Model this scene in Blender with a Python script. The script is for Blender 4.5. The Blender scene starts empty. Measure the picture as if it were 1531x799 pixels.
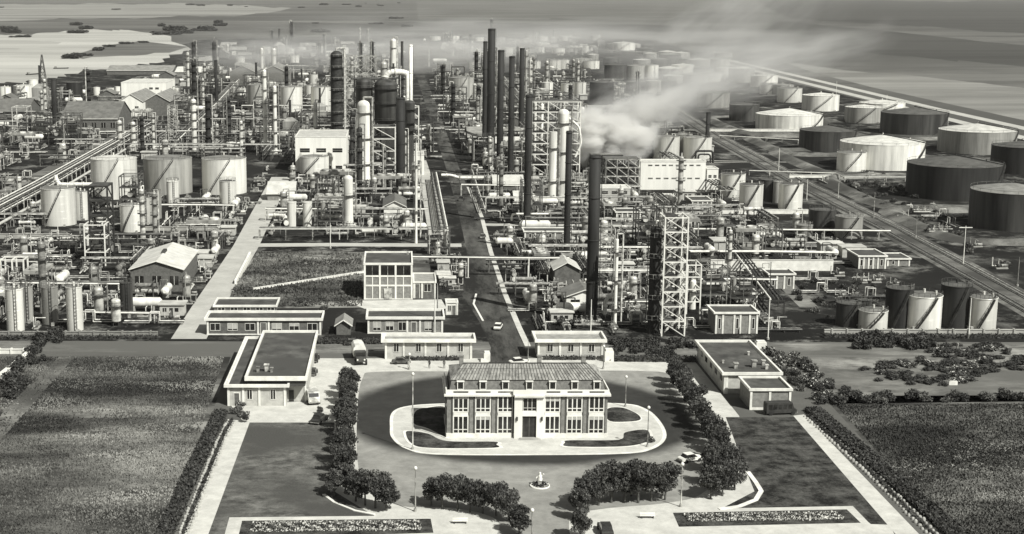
import bpy, math, random
from mathutils import Vector, Matrix, noise as mnoise
R = random.Random(7)
PI = math.pi
sc = bpy.context.scene
C = sc.collection
# ------------------------------------------------------------------ camera model (photo pixels 1531x799)
F, CX, CY, HOR, CH = 2200.0, 595.0, 399.5, -15.0, 82.3
TH = math.atan((CY - HOR) / F); cT, sT = math.cos(TH), math.sin(TH)
def ray(px, py):
    x, y = (px - CX) / F, -(py - CY) / F
    return x, cT + y * sT, -sT + y * cT
def G(px, py, z=0.0):
    dx, dy, dz = ray(px, py); t = (z - CH) / dz
    return Vector((dx * t, dy * t, z))
def ZT(Y, py):                      # height of a point in plane Y seen at row py
    _, dy, dz = ray(0, py); return CH + Y / dy * dz
def XA(px, py, Y):                  # x of a point in plane Y seen at px,py
    dx, dy, _ = ray(px, py); return Y / dy * dx
# ------------------------------------------------------------------ materials
TINT = (1.0, 0.99, 0.905)
def col(g, t=TINT): return (g * t[0], g * t[1], g * t[2], 1)
MATS = {}
def M(name, lo, hi=None, scale=0.3, rough=0.8, metal=0.0, streak=False, rnd=0.0, detail=8.0, coord='obj', bump=0.0, scale2=None, lo2=None, spec=0.3, stretch=None, contrast=(0.35, 0.65), bscale=None):
    if name in MATS: return MATS[name]
    m = bpy.data.materials.new(name); m.use_nodes = True
    nt = m.node_tree; N, L = nt.nodes, nt.links; b = N['Principled BSDF']
    b.inputs['Roughness'].default_value = rough; b.inputs['Metallic'].default_value = metal
    b.inputs['Specular IOR Level'].default_value = spec
    hi = lo if hi is None else hi
    if coord == 'obj':
        tc = N.new('ShaderNodeTexCoord'); src = tc.outputs['Object']
    else:
        g = N.new('ShaderNodeNewGeometry'); src = g.outputs['Position']
    mp = N.new('ShaderNodeMapping'); L.new(src, mp.inputs['Vector'])
    if streak: mp.inputs['Scale'].default_value = (1, 1, 0.08)
    if stretch: mp.inputs['Scale'].default_value = stretch
    oi = N.new('ShaderNodeObjectInfo')
    if coord == 'obj':
        ad = N.new('ShaderNodeVectorMath'); ad.operation = 'SCALE'; cv = N.new('ShaderNodeCombineXYZ')
        for k in range(3): L.new(oi.outputs['Random'], cv.inputs[k])
        L.new(cv.outputs[0], ad.inputs[0]); ad.inputs['Scale'].default_value = 50
        L.new(ad.outputs[0], mp.inputs['Location'])
    n = N.new('ShaderNodeTexNoise'); n.inputs['Scale'].default_value = scale; n.inputs['Detail'].default_value = detail; n.inputs['Roughness'].default_value = 0.78 if coord == 'pos' else 0.62
    L.new(mp.outputs[0], n.inputs['Vector'])
    cr = N.new('ShaderNodeValToRGB'); cr.color_ramp.elements[0].position, cr.color_ramp.elements[1].position = contrast
    cr.color_ramp.elements[0].color = col(lo); cr.color_ramp.elements[1].color = col(hi)
    L.new(n.outputs['Fac'], cr.inputs['Fac']); out = cr.outputs['Color']
    if scale2:
        n2 = N.new('ShaderNodeTexNoise'); n2.inputs['Scale'].default_value = scale2; n2.inputs['Detail'].default_value = 6
        L.new(mp.outputs[0], n2.inputs['Vector'])
        mr = N.new('ShaderNodeMapRange'); mr.inputs['From Min'].default_value = 0.4; mr.inputs['From Max'].default_value = 0.62
        L.new(n2.outputs['Fac'], mr.inputs['Value'])
        mx = N.new('ShaderNodeMixRGB'); mx.inputs['Color2'].default_value = col(lo2); L.new(mr.outputs[0], mx.inputs['Fac'])
        L.new(out, mx.inputs['Color1']); out = mx.outputs['Color']
    if rnd:
        mr = N.new('ShaderNodeMapRange'); mr.inputs['To Min'].default_value = 1 - rnd; mr.inputs['To Max'].default_value = 1 + rnd
        L.new(oi.outputs['Random'], mr.inputs['Value'])
        vm = N.new('ShaderNodeVectorMath'); vm.operation = 'SCALE'; L.new(out, vm.inputs[0]); L.new(mr.outputs[0], vm.inputs['Scale']); out = vm.outputs[0]
    L.new(out, b.inputs['Base Color'])
    if bump:
        nb = N.new('ShaderNodeTexNoise'); nb.inputs['Scale'].default_value = bscale or scale * 6; nb.inputs['Detail'].default_value = 4; L.new(mp.outputs[0], nb.inputs['Vector'])
        bp = N.new('ShaderNodeBump'); bp.inputs['Strength'].default_value = bump; bp.inputs['Distance'].default_value = 0.3
        L.new(nb.outputs['Fac'], bp.inputs['Height']); L.new(bp.outputs[0], b.inputs['Normal'])
    MATS[name] = m; return m
WHITE = M('white_paint', 0.84, 0.62, 0.5, 0.6)
WWALL = M('white_render', 0.84, 0.70, 0.35, 0.8, streak=True)
LGREY = M('light_grey_paint', 0.56, 0.14, 0.8, 0.6, rnd=0.5)
MGREY = M('mid_grey_paint', 0.16, 0.045, 0.8, 0.65, rnd=0.6)
DARK = M('dark_steel', 0.02, 0.05, 0.8, 0.6)
BLACK = M('black_steel', 0.016, 0.032, 0.6, 0.75, streak=True)
SILVER = M('aluminium_paint', 0.84, 0.58, 0.45, 0.40, metal=0.22, streak=True, rnd=0.15, spec=0.5)
SILVERD = M('tarnished_aluminium_paint', 0.46, 0.24, 0.4, 0.45, metal=0.25, streak=True, rnd=0.2, spec=0.5)
TWHITE = M('white_tank_paint', 0.86, 0.50, 0.35, 0.36, streak=True, rnd=0.06)
TDARK = M('dark_tank_paint', 0.022, 0.075, 0.3, 0.6, streak=True)
TBLACK = M('black_tank_paint', 0.012, 0.035, 0.3, 0.7, streak=True)
TROOFL = M('pale_tank_roof', 0.62, 0.42, 0.3, 0.6, rnd=0.15)
TROOFM = M('grey_tank_roof', 0.22, 0.13, 0.3, 0.7, rnd=0.2)
TROOFD = M('dark_tank_roof', 0.06, 0.11, 0.3, 0.8)
ROOFD = M('bitumen_roof', 0.035, 0.12, 0.3, 0.9, scale2=0.12, lo2=0.06, detail=12)
ROOFM = M('gravel_roof', 0.22, 0.34, 0.6, 0.9)
BRICK = M('grey_brick', 0.17, 0.27, 1.5, 0.9, bump=0.2)
BRICKD = M('dark_brick', 0.09, 0.15, 1.2, 0.9)
PANEL = M('concrete_panel', 0.50, 0.36, 0.7, 0.85)
GLASS = M('window_glass', 0.012, 0.03, 0.5, 0.15, spec=0.5)
TILE = M('tiled_roof', 0.38, 0.14, 1.4, 0.85, stretch=(1.0, 0.25, 1.0), bump=0.4)
SLATE = M('slate_roof', 0.11, 0.2, 1.5, 0.7)
SHEETL = M('light_sheet_roof', 0.62, 0.45, 0.3, 0.6, rnd=0.1)
SHEETM = M('weathered_sheet_roof', 0.24, 0.14, 0.3, 0.8, rnd=0.35)
CONC = M('concrete', 0.42, 0.28, 0.3, 0.9)
LEAF = M('leaves', 0.010, 0.10, 1.3, 0.7, spec=0.3, contrast=(.36, .7))
LEAFL = M('pale_leaves', 0.07, 0.16, 0.9, 0.75)
BARK = M('bark', 0.06, 0.12, 2, 0.9)
RUBBER = M('rubber', 0.02)
FLOWER = M('pale_blossom', 0.6, 0.45)
SKIN = M('skin', 0.35); CLOTH = M('dark_cloth', 0.04, 0.08, 2); CLOTHL = M('light_cloth', 0.5, 0.4, 2)
# ground materials in world space
def GM(name, lo, hi, scale, **k): return M(name, lo, hi, scale, coord='pos', rough=0.95, spec=0.1, **k)
G_YARD = GM('yard_ground', 0.010, 0.30, 0.07, detail=15, scale2=0.018, lo2=0.018, contrast=(0.50, 0.66))
G_ROUGH = GM('rough_grass', 0.06, 0.32, 0.05, detail=15, scale2=0.028, lo2=0.03, stretch=(0.6, 1.5, 1), bump=0.5, bscale=1.2, contrast=(0.43, 0.60))
G_ROUGHL = GM('pale_rough_grass', 0.06, 0.36, 0.06, detail=15, scale2=0.035, lo2=0.04, stretch=(0.7, 1.5, 1), bump=0.5, bscale=1.2, contrast=(0.43, 0.60))
G_LAWN = GM('mown_lawn', 0.05, 0.20, 0.25, detail=15, stretch=(1, 1.4, 1), bump=0.6, bscale=2.0, contrast=(.40, .62), scale2=.05, lo2=.07)
G_LAWND = GM('dark_lawn', 0.016, 0.10, 0.25, detail=15, bump=0.6, bscale=2.0, contrast=(.42, .62))
G_SAND = GM('pale_gravel', 0.62, 0.40, 0.25, detail=14)
G_ASPH = GM('worn_asphalt', 0.08, 0.30, 0.12, detail=15, stretch=(0.5, 1, 1), scale2=.04, lo2=.11, contrast=(.42, .6))
G_ROADC = GM('concrete_road', 0.34, 0.48, 0.12, detail=12)
G_ROADD = GM('dark_asphalt', 0.02, 0.13, 0.08, detail=15, stretch=(1, 0.22, 1), contrast=(.42, .64))
G_DIRT = GM('bare_dirt', 0.06, 0.30, 0.08, detail=15, scale2=0.03, lo2=0.06, contrast=(.4, .68))
G_FARM = GM('far_field', 0.07, 0.18, 0.005, detail=14, stretch=(0.3, 1, 1))
G_FARMD = GM('far_dark_field', 0.045, 0.085, 0.003, detail=10, stretch=(0.12, 1, 1))
G_FARMM = GM('far_grey_field', 0.05, 0.19, 0.004, detail=15, stretch=(0.3, 1, 1), scale2=0.0015, lo2=.08)
G_FARML = GM('far_pale_field', 0.26, 0.42, 0.006, detail=10, stretch=(0.2, 1, 1))
G_FARML2 = GM('far_pale_meadow', 0.12, 0.32, 0.004, detail=14, stretch=(0.2, 1, 1))
G_FARML3 = GM('dry_pale_field', 0.10, 0.28, 0.006, detail=14, stretch=(0.2, 1, 1))
G_WATER = GM('river_water', 0.24, 0.46, 0.004, detail=12, stretch=(0.25, 1, 1), contrast=(.3, .6))
# ------------------------------------------------------------------ mesh builder
class MB:
    def __init__(s): s.v = []; s.f = []; s.sm = []; s.mi = []; s.m = 0
    def _a(s, vs, fs, smooth=False):
        o = len(s.v); s.v += vs
        for f in fs: s.f.append([i + o for i in f]); s.sm.append(smooth); s.mi.append(s.m)
        return s
    def box(s, x0, y0, z0, x1, y1, z1):
        return s._a([(x0, y0, z0), (x1, y0, z0), (x1, y1, z0), (x0, y1, z0), (x0, y0, z1), (x1, y0, z1), (x1, y1, z1), (x0, y1, z1)],
                    [(3, 2, 1, 0), (4, 5, 6, 7), (0, 1, 5, 4), (1, 2, 6, 5), (2, 3, 7, 6), (3, 0, 4, 7)])
    def tube(s, p, q, r, n=8, r2=None, caps=True):
        p, q = Vector(p), Vector(q); d = q - p
        if d.length < 1e-6: return s
        d.normalize(); a = d.orthogonal().normalized() if abs(d.z) < 0.99 else Vector((1, 0, 0)); b = d.cross(a)
        r2 = r if r2 is None else r2; vs = []
        for c, rr in ((p, r), (q, r2)):
            for i in range(n):
                t = 2 * PI * i / n; vs.append(tuple(c + (a * math.cos(t) + b * math.sin(t)) * rr))
        s._a(vs, [(i, (i + 1) % n, n + (i + 1) % n, n + i) for i in range(n)], True)
        if caps:
            s._a(vs[n:], [tuple(range(n))]); s._a(vs[:n], [tuple(range(n - 1, -1, -1))])
        return s
    def path(s, pts, r, n=6):
        for a, b in zip(pts, pts[1:]): s.tube(a, b, r, n)
        return s
    def beam(s, p, q, w=0.25):
        p, q = Vector(p), Vector(q); d = (q - p); 
        if d.length < 1e-6: return s
        d.normalize(); up = Vector((0, 0, 1)) if abs(d.z) < 0.95 else Vector((0, 1, 0))
        a = d.cross(up).normalized() * w / 2; b = d.cross(a).normalized() * w / 2
        vs = [tuple(c + x) for c in (p, q) for x in (-a - b, a - b, a + b, -a + b)]
        return s._a(vs, [(0, 1, 2, 3), (7, 6, 5, 4), (0, 4, 5, 1), (1, 5, 6, 2), (2, 6, 7, 3), (3, 7, 4, 0)])
    def lathe(s, prof, n=24, x=0, y=0, smooth=True):
        vs = []
        for r, z in prof:
            for i in range(n):
                t = 2 * PI * i / n; vs.append((x + r * math.cos(t), y + r * math.sin(t), z))
        fs = [(k * n + i, k * n + (i + 1) % n, (k + 1) * n + (i + 1) % n, (k + 1) * n + i) for k in range(len(prof) - 1) for i in range(n)]
        return s._a(vs, fs, smooth)
    def dome(s, r, z, h, n=20, x=0, y=0, sgn=1):
        return s.lathe([(r * math.cos(a), z + sgn * h * math.sin(a)) for a in (0, .3, .6, .9, 1.2, 1.5)] + [(0.001, z + sgn * h)], n, x, y)
    def poly(s, pts): return s._a([tuple(p) for p in pts], [tuple(range(len(pts)))])
    def prism(s, pts, z0, z1):
        n = len(pts); a = sum(pts[i][0] * pts[(i + 1) % n][1] - pts[(i + 1) % n][0] * pts[i][1] for i in range(n))
        if a < 0: pts = pts[::-1]
        vs = [(p[0], p[1], z0) for p in pts] + [(p[0], p[1], z1) for p in pts]
        return s._a(vs, [tuple(range(n - 1, -1, -1)), tuple(range(n, 2 * n))] + [(i, (i + 1) % n, n + (i + 1) % n, n + i) for i in range(n)])
    def gable(s, x0, x1, y0, y1, z0, z1, along='y', th=0.15, over=0.4):
        # two roof slabs, ridge along axis
        if along == 'y':
            xm = (x0 + x1) / 2
            for xa, sg in ((x0 - over, 1), (x1 + over, -1)):
                zz = z0 - over * (z1 - z0) / (xm - x0)
                s._a([(xa, y0 - over, zz), (xm, y0 - over, z1), (xm, y1 + over, z1), (xa, y1 + over, zz), (xa, y0 - over, zz + th), (xm, y0 - over, z1 + th), (xm, y1 + over, z1 + th), (xa, y1 + over, zz + th)],
                     [(0, 1, 2, 3), (7, 6, 5, 4), (0, 4, 5, 1), (3, 2, 6, 7), (0, 3, 7, 4)])
        else:
            ym = (y0 + y1) / 2
            for ya in (y0 - over, y1 + over):
                zz = z0 - over * (z1 - z0) / (ym - y0)
                s._a([(x0 - over, ya, zz), (x1 + over, ya, zz), (x1 + over, ym, z1), (x0 - over, ym, z1), (x0 - over, ya, zz + th), (x1 + over, ya, zz + th), (x1 + over, ym, z1 + th), (x0 - over, ym, z1 + th)],
                     [(0, 1, 2, 3), (7, 6, 5, 4), (0, 4, 5, 1), (1, 5, 6, 2), (3, 7, 4, 0)])
        return s
    def mesh(s, name, mats):
        me = bpy.data.meshes.new(name); me.from_pydata(s.v, [], s.f)
        me.polygons.foreach_set('use_smooth', s.sm); me.polygons.foreach_set('material_index', s.mi)
        for m in (mats if isinstance(mats, (list, tuple)) else [mats]): me.materials.append(m)
        me.update(); return me
KIDS = {}
def part(name, mb, mat, parent=None, loc=None, label=None):
    o = bpy.data.objects.new(name, mb.mesh(name, mat) if isinstance(mb, MB) else mb); C.objects.link(o)
    if parent is not None: o.parent = parent; KIDS.setdefault(parent.name, []).append(o)
    if loc: o.location = loc
    if label: o['label'] = label
    return o
def tag(o, label, cat, group=None, kind=None):
    if label: o['label'] = label
    if cat: o['category'] = cat
    if group: o['group'] = group
    if kind: o['kind'] = kind
    return o
def thing(name, label, cat, loc=(0, 0, 0), rz=0.0, group=None):
    o = bpy.data.objects.new(name, None); o.empty_display_size = 0.5; C.objects.link(o)
    o.location = loc; o.rotation_euler = (0, 0, rz); return tag(o, label, cat, group)
def struct(name, mb, mat): return tag(part(name, mb, mat), None, None, kind='structure')
def dup(src, loc=None, rz=None, label=None, group=None, scale=None, parent=None):
    c = src.copy(); C.objects.link(c)
    if parent is not None: c.parent = parent; KIDS.setdefault(parent.name, []).append(c)
    if loc is not None: c.location = loc
    if rz is not None: c.rotation_euler = (0, 0, rz)
    if label: c['label'] = label
    if group: c['group'] = group
    if scale: c.scale = scale if isinstance(scale, (tuple, list)) else (scale,) * 3
    for k in KIDS.get(src.name, []): dup(k, parent=c)
    return c
USED = set()
def put(proto, loc, rz, label, group=None, scale=None):     # the prototype itself is the first instance
    if proto.name not in USED:
        USED.add(proto.name); proto.location = loc; proto.rotation_euler = (0, 0, rz); proto['label'] = label
        if group: proto['group'] = group
        if scale: proto.scale = scale if isinstance(scale, (tuple, list)) else (scale,) * 3
        return proto
    return dup(proto, loc, rz, label, group, scale)
ORD = ['first', 'second', 'third', 'fourth', 'fifth', 'sixth', 'seventh', 'eighth', 'ninth', 'tenth', 'eleventh', 'twelfth']
NUM = ['zero', 'one', 'two', 'three', 'four', 'five', 'six', 'seven', 'eight', 'nine', 'ten', 'eleven', 'twelve']
TENS = {20: ('twenty', 'twentieth'), 30: ('thirty', 'thirtieth'), 40: ('forty', 'fortieth'), 50: ('fifty', 'fiftieth'), 60: ('sixty', 'sixtieth')}
TEEN = ['thirteenth', 'fourteenth', 'fifteenth', 'sixteenth', 'seventeenth', 'eighteenth', 'nineteenth']
def nth(i):                         # 0-based
    i += 1
    if i <= 12: return ORD[i - 1]
    if i <= 19: return TEEN[i - 13]
    a, b = i // 10 * 10, i % 10
    return TENS[a][1] if b == 0 else TENS[a][0] + '-' + ORD[b - 1]
# ------------------------------------------------------------------ keep-out bookkeeping
OCC = []          # circles (x, y, r)
KEEP = []         # polygons
def inpoly(x, y, P):
    c = False; n = len(P)
    for i in range(n):
        x1, y1 = P[i][0], P[i][1]; x2, y2 = P[(i + 1) % n][0], P[(i + 1) % n][1]
        if (y1 > y) != (y2 > y) and x < (x2 - x1) * (y - y1) / (y2 - y1) + x1: c = not c
    return c
def occ_rect(x0, x1, y0, y1, m=1.0): KEEP.append([(x0 - m, y0 - m), (x1 + m, y0 - m), (x1 + m, y1 + m), (x0 - m, y1 + m)])
def free(x, y, r):
    for a, b, c in OCC:
        if (a - x) ** 2 + (b - y) ** 2 < (r + c) ** 2: return False
    for P in KEEP:
        if inpoly(x, y, P) or inpoly(x - r, y, P) or inpoly(x + r, y, P) or inpoly(x, y - r, P) or inpoly(x, y + r, P): return False
    return True
# ------------------------------------------------------------------ ground sheets
LEVEL = [0]
def smoothpts(pts, k=6):            # closed catmull-rom
    out = []; n = len(pts)
    for i in range(n):
        p0, p1, p2, p3 = [Vector(pts[(i + j) % n]) for j in (-1, 0, 1, 2)]
        for t in range(k):
            u = t / k
            out.append(tuple(0.5 * ((2 * p1) + (p2 - p0) * u + (2 * p0 - 5 * p1 + 4 * p2 - p3) * u * u + (3 * p1 - p0 - 3 * p2 + p3) * u ** 3)))
    return out
def rough(pts, jx, jy, step=14):
    rd = random.Random(int(pts[0][0] * 7 + pts[0][1] * 13)); out = []; w = 0
    for i, p in enumerate(pts):
        q = pts[(i + 1) % len(pts)]; n = max(1, int(math.hypot(q[0] - p[0], q[1] - p[1]) / step))
        for k in range(n):
            w = w * .6 + rd.gauss(0, 1); out.append((p[0] + (q[0] - p[0]) * k / n + w * jx, max(.5, p[1] + (q[1] - p[1]) * k / n + w * jy)))
    return out
def sheet(name, pts, mat, lvl, keep=False, curve=False, th=None, jit=None):
    if jit: pts = rough(pts, *jit)
    W = [tuple(G(*p)) for p in pts]
    if curve: W = smoothpts(W)
    z = 0.004 * lvl; b = MB()
    if th: b.prism([(p[0], p[1]) for p in W], 0, th)
    else:
        P = [(p[0], p[1], z) for p in W]
        a = sum(P[i][0] * P[(i + 1) % len(P)][1] - P[(i + 1) % len(P)][0] * P[i][1] for i in range(len(P)))
        b.poly(P if a > 0 else P[::-1])
    if keep: KEEP.append([(p[0], p[1]) for p in W])
    return struct(name, b, mat)
def strip(pts, w):                  # world polyline -> polygon of width w (list of left/right)
    L_, R_ = [], []
    for i, p in enumerate(pts):
        a = Vector(pts[max(0, i - 1)][:2]); b = Vector(pts[min(len(pts) - 1, i + 1)][:2]); d = (b - a).normalized(); n = Vector((-d.y, d.x)) * w / 2
        L_.append((p[0] + n.x, p[1] + n.y)); R_.append((p[0] - n.x, p[1] - n.y))
    return L_ + R_[::-1]
def band(name, pts, w, mat, lvl, keep=False, th=None, kind='structure'):
    W = [G(*p) for p in pts]; P = strip(W, w); b = MB()
    n = len(W)
    for i in range(n - 1):
        q = [P[i], P[i + 1], P[2 * n - 2 - i], P[2 * n - 1 - i]]
        if th: b.prism(q, 0, th)
        else: b._a([(x, y, 0.004 * lvl) for x, y in q], [(3, 2, 1, 0)])
    if keep: KEEP.append(P)
    o = part(name, b, mat)
    if kind: o['kind'] = kind
    return o
# base ground
b = MB(); S = 30000; nx = 12
b.poly([(-S, -2000, 0), (S, -2000, 0), (S, 45000, 0), (-S, 45000, 0)])
struct('ground', b, G_FARMM)
EX = [(-400, 512), (-400, 60), (250, 52), (620, 50), (980, 56), (1150, 108), (1560, 200), (1900, 240), (1900, 512)]
sheet('refinery_yard', [(-260, 512), (-260, 118), (150, 98), (300, 60), (620, 52), (980, 60), (1160, 118), (1560, 215), (1900, 300), (1900, 512)], G_YARD, 1)
# far fields and river
sheet('river', [(-300, 62), (-60, 58), (0, 53), (60, 49), (120, 45), (180, 46), (235, 50), (262, 56), (255, 62), (275, 68), (285, 74), (262, 84), (232, 94), (190, 99), (150, 104), (100, 112), (50, 120), (0, 125), (-300, 142)], G_WATER, 2, True, jit=(5, 1.1, 7))
sheet('field', [(-400, 8), (250, 6), (430, 10), (400, 20), (200, 28), (-400, 40)], G_FARML2, 1, jit=(3, .9))
sheet('field', [(440, 34), (620, 34), (1000, 38), (1000, 48), (620, 48), (440, 46)], G_FARMD, 1, jit=(4, .8))
sheet('field', [(620, 2), (1100, 2), (1000, 30), (620, 28)], G_FARM, 1, jit=(4, .8))
sheet('field', [(1120, 0), (1800, 0), (1800, 60), (1531, 50), (1180, 28)], G_FARMD, 1, jit=(4, .8))
sheet('field', [(1180, 32), (1531, 68), (1900, 100), (1900, 120), (1531, 100), (1100, 62)], G_FARMD, 2, jit=(5, .9))
sheet('field', [(1100, 66), (1531, 112), (1900, 150), (1900, 165), (1531, 128), (1100, 82)], G_FARMM, 3, jit=(5, .9))
sheet('field', [(1170, 92), (1250, 103), (1400, 117), (1531, 132), (1900, 165), (1900, 240), (1531, 180), (1300, 130), (1200, 104)], G_FARML3, 4, jit=(5, 1.0))
sheet('sandbank', [(105, 82), (150, 70), (210, 62), (262, 66), (240, 76), (180, 84), (130, 90)], G_FARM, 4, jit=(4, .9))
sheet('sandbank', [(-60, 62), (30, 60), (95, 64), (30, 72), (-60, 72)], G_FARML, 4, jit=(4, .9))
# highway and railway at right
for k, (dy, w, m) in enumerate(((0, 9, G_ROADC), (9, 9, G_ROADC))):
    band('highway', [(1080, 88 + dy * .7), (1150, 104 + dy * .8), (1300, 139 + dy), (1400, 163 + dy * 1.2), (1531, 192 + dy * 1.6), (1700, 232 + dy * 2)], w, m, 3 + k, True)
EMB = [(960, 132), (1000, 160), (1070, 205), (1198, 275), (1330, 342), (1469, 418), (1600, 492)]
band('railway_bed', EMB, 13, G_DIRT, 3, True)
def railway(pts, off, label):
    W = [G(*p) for p in pts]; t = thing('railway_track', label, 'railway track', W[0], group='tracks of the railway beside the tank farm')
    P = []
    for i, p in enumerate(W):
        a = W[max(0, i - 1)]; c = W[min(len(W) - 1, i + 1)]; d = (c - a).normalized(); P.append(p + Vector((-d.y, d.x, 0)) * off - W[0])
    for sg in (-0.72, 0.72):
        r = MB()
        for a, c in zip(P, P[1:]):
            d = (c - a).normalized(); n = Vector((-d.y, d.x, 0)) * sg; r.beam(a + n + Vector((0, 0, .35)), c + n + Vector((0, 0, .35)), 0.16)
        part('rail', r, LGREY, t)
    s = MB(); n = len(P); Q = strip([tuple(p) for p in P], 2.5)
    for i in range(n - 1): s.prism([Q[i], Q[i + 1], Q[2 * n - 2 - i], Q[2 * n - 1 - i]], 0.02, .2)
    part('ballast', s, MGREY, t)
railway(EMB, 3.2, 'steel railway track on the side nearer the round tank farm')
railway(EMB, -3.2, 'steel railway track on the side nearer the refinery units')
# roads inside
band('road', [(-300, 519), (0, 518), (340, 519), (760, 521), (1130, 522), (1531, 524), (1900, 526)], 11, G_ASPH, 3, True)
MAINL = [(728, 560), (734, 520), (716, 480), (690, 440), (700, 395), (697, 371), (686, 321), (668, 255), (650, 200), (637, 160), (627, 128), (617, 98), (608, 60)]
MAINR = [(612, 60), (629, 98), (641, 128), (654, 160), (668, 200), (688, 255), (717, 321), (731, 378), (752, 440), (768, 480), (784, 520), (798, 560)]
sheet('main_road', MAINL + MAINR, G_ROADD, 4, True)
band('pavement', [(790, 520), (776, 490), (755, 440), (734, 378), (720, 324), (700, 280)], 1.4, G_SAND, 6, True, th=0.13)
band('pavement', [(722, 480), (708, 455), (712, 440)], 0.5, WHITE, 6, th=0.14)
band('service_road', [(282, 507), (310, 460), (345, 405), (368, 368), (392, 320), (420, 265)], 8.5, G_ROADC, 3, True)
band('service_road', [(366, 367), (500, 366), (690, 367)], 6.5, G_ROADC, 5, True)
band('service_road', [(722, 336), (850, 337), (960, 338)], 5, G_ROADC, 3, True)
band('service_road', [(655, 358), (640, 280), (628, 240)], 6, G_ROADC, 6, True)
band('service_road', [(1040, 240), (1200, 243), (1060, 243)], 2, G_ROADC, 3)
band('service_road', [(1210, 460), (1150, 400), (1080, 330), (1050, 300)], 5, G_ASPH, 3)
band('service_road', [(0, 290), (120, 230), (190, 195)], 6, G_ASPH, 3)
sheet('rough_plot', [(340, 440), (385, 376), (543, 377), (640, 380), (650, 452), (545, 460), (330, 462)], G_ROUGHL, 2, True)
sheet('gravel_apron', [(515, 450), (660, 448), (668, 462), (545, 462)], G_SAND, 4, True)
# ------- front: fields, lawns, court
sheet('rough_field', [(-500, 532), (345, 534), (252, 820), (-150, 900), (-900, 900)], G_ROUGH, 2, True)
sheet('rough_field', [(1235, 598), (1300, 592), (1900, 590), (2300, 900), (1520, 900), (1440, 820)], G_ROUGHL, 2, True)
sheet('dirt_track', [(88, 534), (112, 534), (0, 660), (-40, 700), (-60, 690), (20, 600)], G_DIRT, 4)
sheet('verge', [(1130, 534), (1900, 534), (1900, 596), (1250, 604)], G_ASPH, 2, True)
sheet('gravel_path', [(346, 628), (374, 630), (300, 830), (262, 830)], G_SAND, 5, True)
sheet('gravel_path', [(1186, 622), (1202, 620), (1404, 830), (1366, 830)], G_SAND, 5, True)
sheet('lawn', [(374, 632), (500, 632), (500, 735), (530, 760), (560, 771), (345, 774), (335, 830), (298, 830)], G_LAWN, 4, True)
sheet('lawn', [(1085, 624), (1188, 624), (1335, 785), (1270, 757), (1080, 760), (1128, 735), (1110, 690)], G_LAWND, 4, True)
sheet('lawn', [(1270, 757), (1335, 785), (1302, 784)], G_LAWND, 4)
sheet('forecourt', [(462, 536), (1035, 536), (1105, 622), (1135, 735), (1090, 765), (1330, 783), (1350, 830), (330, 830), (345, 775), (560, 772), (500, 735), (500, 632), (365, 632), (345, 606), (460, 600)], G_SAND, 3, True)
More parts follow.
